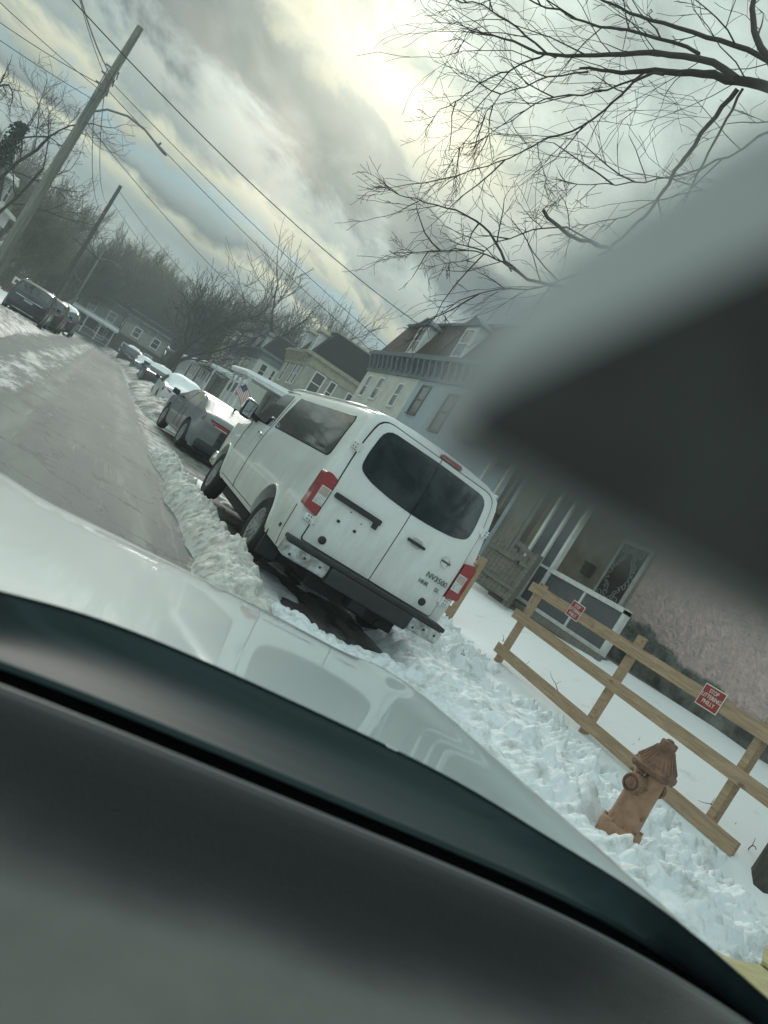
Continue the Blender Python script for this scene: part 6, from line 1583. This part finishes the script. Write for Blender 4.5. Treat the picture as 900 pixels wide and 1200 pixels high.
# the near tree at the right whose boughs reach over the picture
nt_ = thing('overhanging_tree', 'large bare tree at the right edge with boughs reaching across the sky', 'tree', (7.05, 4.55, 0.25))
base = Vector((7.05, 4.55, 0.25))
def W2L(p): return Vector(p)-base
mb = MB(); mb.tube([W2L(p) for p in [(7.05, 4.55, -0.1), (7.02, 4.55, 0.35), (6.98, 4.56, 1.0), (6.9, 4.62, 2.2), (6.75, 4.75, 3.6), (6.5, 4.95, 4.8)]], [0.42, 0.31, 0.27, 0.25, 0.23, 0.21], 18)
mb.build('trunk', mat('trunk_bark_grey', (0.085, 0.078, 0.068), 0.92, 0.5, 5, 1.0, 9, stretch=(3, 3, 0.6), bdist=0.05), nt_, 60)
limb_mb = MB(); nb = {}
rngt = np.random.default_rng(3)
LIMBS = [
    ([(3.97, 6.22, 6.61), (3.79, 6.63, 6.67), (3.65, 6.99, 6.75), (3.44, 7.4, 6.78), (3.21, 7.83, 6.78), (2.98, 8.26, 6.73), (2.76, 8.64, 6.74)], 0.065, 0.015, 3.2),
    ([(3.54, 6.77, 6.58), (3.31, 7.17, 6.79), (3.0, 7.72, 6.81), (2.71, 8.3, 6.73), (2.32, 8.86, 6.65), (1.96, 9.29, 6.74), (1.63, 9.72, 6.77)], 0.042, 0.008, 4.5),
    ([(3.76, 6.04, 6.28), (3.44, 6.37, 6.63), (3.3, 6.63, 6.91), (3.16, 6.76, 7.33)], 0.045, 0.025, 2),
    ([(3.75, 6.3, 6.67), (3.66, 6.64, 6.83), (3.36, 7.09, 6.99), (2.89, 7.64, 7.04), (2.71, 8.01, 7.15), (2.23, 8.47, 7.24)], 0.035, 0.012, 3.5),
    ([(3.57, 6.69, 6.48), (3.59, 6.85, 6.21), (3.64, 7.02, 5.88), (3.71, 7.17, 5.54), (3.76, 7.25, 5.32), (3.71, 7.37, 5.09), (3.64, 7.53, 4.76)], 0.028, 0.014, 1.2),
    ([(3.58, 6.68, 6.49), (3.64, 6.69, 6.24), (3.74, 6.8, 5.81), (3.82, 6.87, 5.41)], 0.016, 0.01, 1.2),
    ([(3.14, 7.48, 6.59), (3.05, 7.77, 6.64), (3.15, 8.17, 6.42), (3.07, 8.64, 6.14), (2.92, 9.03, 6.01), (2.83, 9.44, 5.78), (2.47, 9.96, 5.4)], 0.018, 0.006, 5),
    ([(2.43, 8.68, 6.65), (2.32, 8.94, 6.65), (2.18, 9.32, 6.45), (2.02, 9.68, 6.26), (2.01, 9.97, 6.14), (1.93, 10.29, 5.96)], 0.014, 0.005, 5),
    ([(3.94, 7.08, 4.88), (3.74, 7.32, 4.86), (3.41, 7.61, 4.82), (3.25, 7.8, 4.83), (3.02, 7.97, 4.93)], 0.026, 0.022, 1.5),
    ([(4.04, 7.18, 4.54), (3.73, 7.62, 4.42), (3.45, 8.0, 4.32), (3.17, 8.32, 4.34), (3.0, 8.52, 4.54), (2.74, 8.76, 4.7), (2.34, 9.08, 4.69), (1.97, 9.41, 4.6), (1.84, 9.62, 4.64)], 0.028, 0.005, 5),
    ([(3.19, 8.25, 4.32), (3.19, 8.47, 4.44), (2.76, 8.89, 4.39), (2.39, 9.34, 4.11)], 0.012, 0.0045, 5),
    ([(3.97, 7.26, 4.71), (3.69, 7.76, 4.61), (3.51, 8.25, 4.28), (3.16, 8.73, 4.09), (2.99, 9.18, 3.65)], 0.016, 0.0045, 4.5),
    ([(3.93, 6.04, 6.5), (4.02, 6.56, 6.27), (4.03, 7.04, 6.13), (3.96, 7.54, 5.97), (3.78, 8.05, 5.85), (3.44, 8.6, 5.71)], 0.018, 0.005, 4.5),
    ([(3.28, 7.24, 6.84), (2.91, 7.75, 6.96), (2.55, 8.3, 6.99), (2.08, 8.81, 7.06), (1.75, 9.23, 7.17)], 0.022, 0.008, 5),
    ([(3.17, 7.86, 6.75), (3.03, 8.47, 6.56), (2.77, 9.01, 6.51), (2.66, 9.53, 6.37), (2.6, 10.08, 6.1)], 0.014, 0.005, 5),
    ([(2.75, 8.35, 6.61), (2.47, 8.9, 6.44), (2.26, 9.42, 6.23), (2.39, 9.84, 6.0), (2.42, 10.3, 5.69)], 0.011, 0.0045, 5),
    ([(2.33, 8.71, 6.63), (1.8, 9.18, 6.85), (1.55, 9.61, 7.0), (1.22, 10.08, 7.05)], 0.015, 0.006, 5),
    ([(3.56, 7.53, 4.86), (3.25, 7.87, 4.93), (2.98, 8.32, 4.66), (2.89, 8.68, 4.35), (2.78, 8.99, 4.19)], 0.011, 0.0045, 5),
    ([(4.55, 5.94, 5.69), (4.14, 6.37, 5.89), (4.17, 6.72, 5.74), (3.89, 7.17, 5.7), (3.74, 7.7, 5.33), (3.6, 8.07, 5.21)], 0.015, 0.005, 3),
    ([(6.75, 4.75, 3.6), (6.4, 5.3, 4.9), (5.6, 5.7, 5.9), (3.97, 6.22, 6.61)], 0.12, 0.075, 0.5),
    ([(6.6, 4.85, 4.2), (6.4, 5.5, 5.3), (5.4, 5.9, 6.2), (3.75, 6.3, 6.67)], 0.10, 0.05, 0.5),
    ([(6.85, 4.65, 2.6), (6.3, 5.6, 3.3), (5.3, 6.6, 3.9), (4.04, 7.18, 4.54)], 0.065, 0.045, 0.4),
    ([(6.85, 4.65, 2.6), (6.3, 5.6, 3.3), (5.3, 6.6, 3.9), (3.94, 7.08, 4.88)], 0.05, 0.03, 0.4),
    ([(6.85, 4.65, 2.6), (6.3, 5.6, 3.3), (5.3, 6.6, 3.9), (3.97, 7.26, 4.71)], 0.045, 0.025, 0.4),
]
def resample(pts, n):
    P_ = np.array(pts, float); s = np.concatenate([[0], np.cumsum(np.linalg.norm(np.diff(P_, axis=0), axis=1))]); t = np.linspace(0, s[-1], n)
    Q = np.stack([np.interp(t, s, P_[:, k]) for k in range(3)], 1)
    for _ in range(2): Q[1:-1] = 0.25*Q[:-2]+0.5*Q[1:-1]+0.25*Q[2:]
    return Q, s[-1]
for pts, ra, rb, dens in LIMBS:
    n = max(8, len(pts)*3); Q, Ln = resample(pts, n)
    Q = Q + rngt.normal(0, 0.012, Q.shape)
    limb_mb.tube([W2L(q) for q in Q], list(np.linspace(ra, rb, n)*0.88), 8)
    k = int(Ln*dens*0.72)
    for i in range(k):
        t = (0.12+0.88*(i+rngt.random())/k)*(n-1.001); a = int(t); f = t-a
        q = Q[a]*(1-f)+Q[a+1]*f; d = Q[min(a+2, n-1)]-Q[max(a-1, 0)]; d /= np.linalg.norm(d)
        ax = rngt.normal(0, 1, 3); ax -= ax.dot(d)*d; ax /= np.linalg.norm(ax)
        ang = rad(rngt.uniform(22, 58)); nd = d*math.cos(ang)+ax*math.sin(ang)
        grow(q-np.array(base), nd, rngt.uniform(0.35, 1.15)*(1.1-0.35*t/n), rngt.uniform(0.005, 0.011), 0, 2, rngt, nb, (2, 4), (22, 50), (0.42, 0.72), 0.24, -0.02, 5, 0.5, 0.0026, 0.25)
    # ends fray into twigs
    for i in range(3 if rb < 0.012 else 0): grow(Q[-1]-np.array(base), Q[-1]-Q[-3]+rngt.normal(0, 0.08, 3), rngt.uniform(0.18, 0.4), min(rb, 0.006), 0, 2, rngt, nb, (3, 4), (18, 45), (0.45, 0.7), 0.2, 0.0, 5, 0.4, 0.0026, 0.2)
limb_mb.build('boughs', TWIGM, nt_, 60)
V, F = branch_mesh([b for v in nb.values() for b in v], 4)
obj('crown', npmesh('crown', V, F, TWIGM), nt_)
# ------------------------------------------------------------------ winter haze
hm = bpy.data.materials.new('haze'); hm.use_nodes = True
t_ = hm.node_tree; t_.nodes.clear()
ho = t_.nodes.new('ShaderNodeOutputMaterial'); hv = t_.nodes.new('ShaderNodeVolumePrincipled')
hv.inputs['Color'].default_value = (0.80, 0.90, 0.89, 1); hv.inputs['Density'].default_value = 0.0028; hv.inputs['Anisotropy'].default_value = 0.0
t_.links.new(hv.outputs[0], ho.inputs['Volume'])
hz_ = MB().box(-192, 192, -34, 424, -5, 36).build('haze', hm); tag(hz_, kind='stuff', label='thin pale winter haze hanging over the street')
SC.cycles.volume_bounces = 0
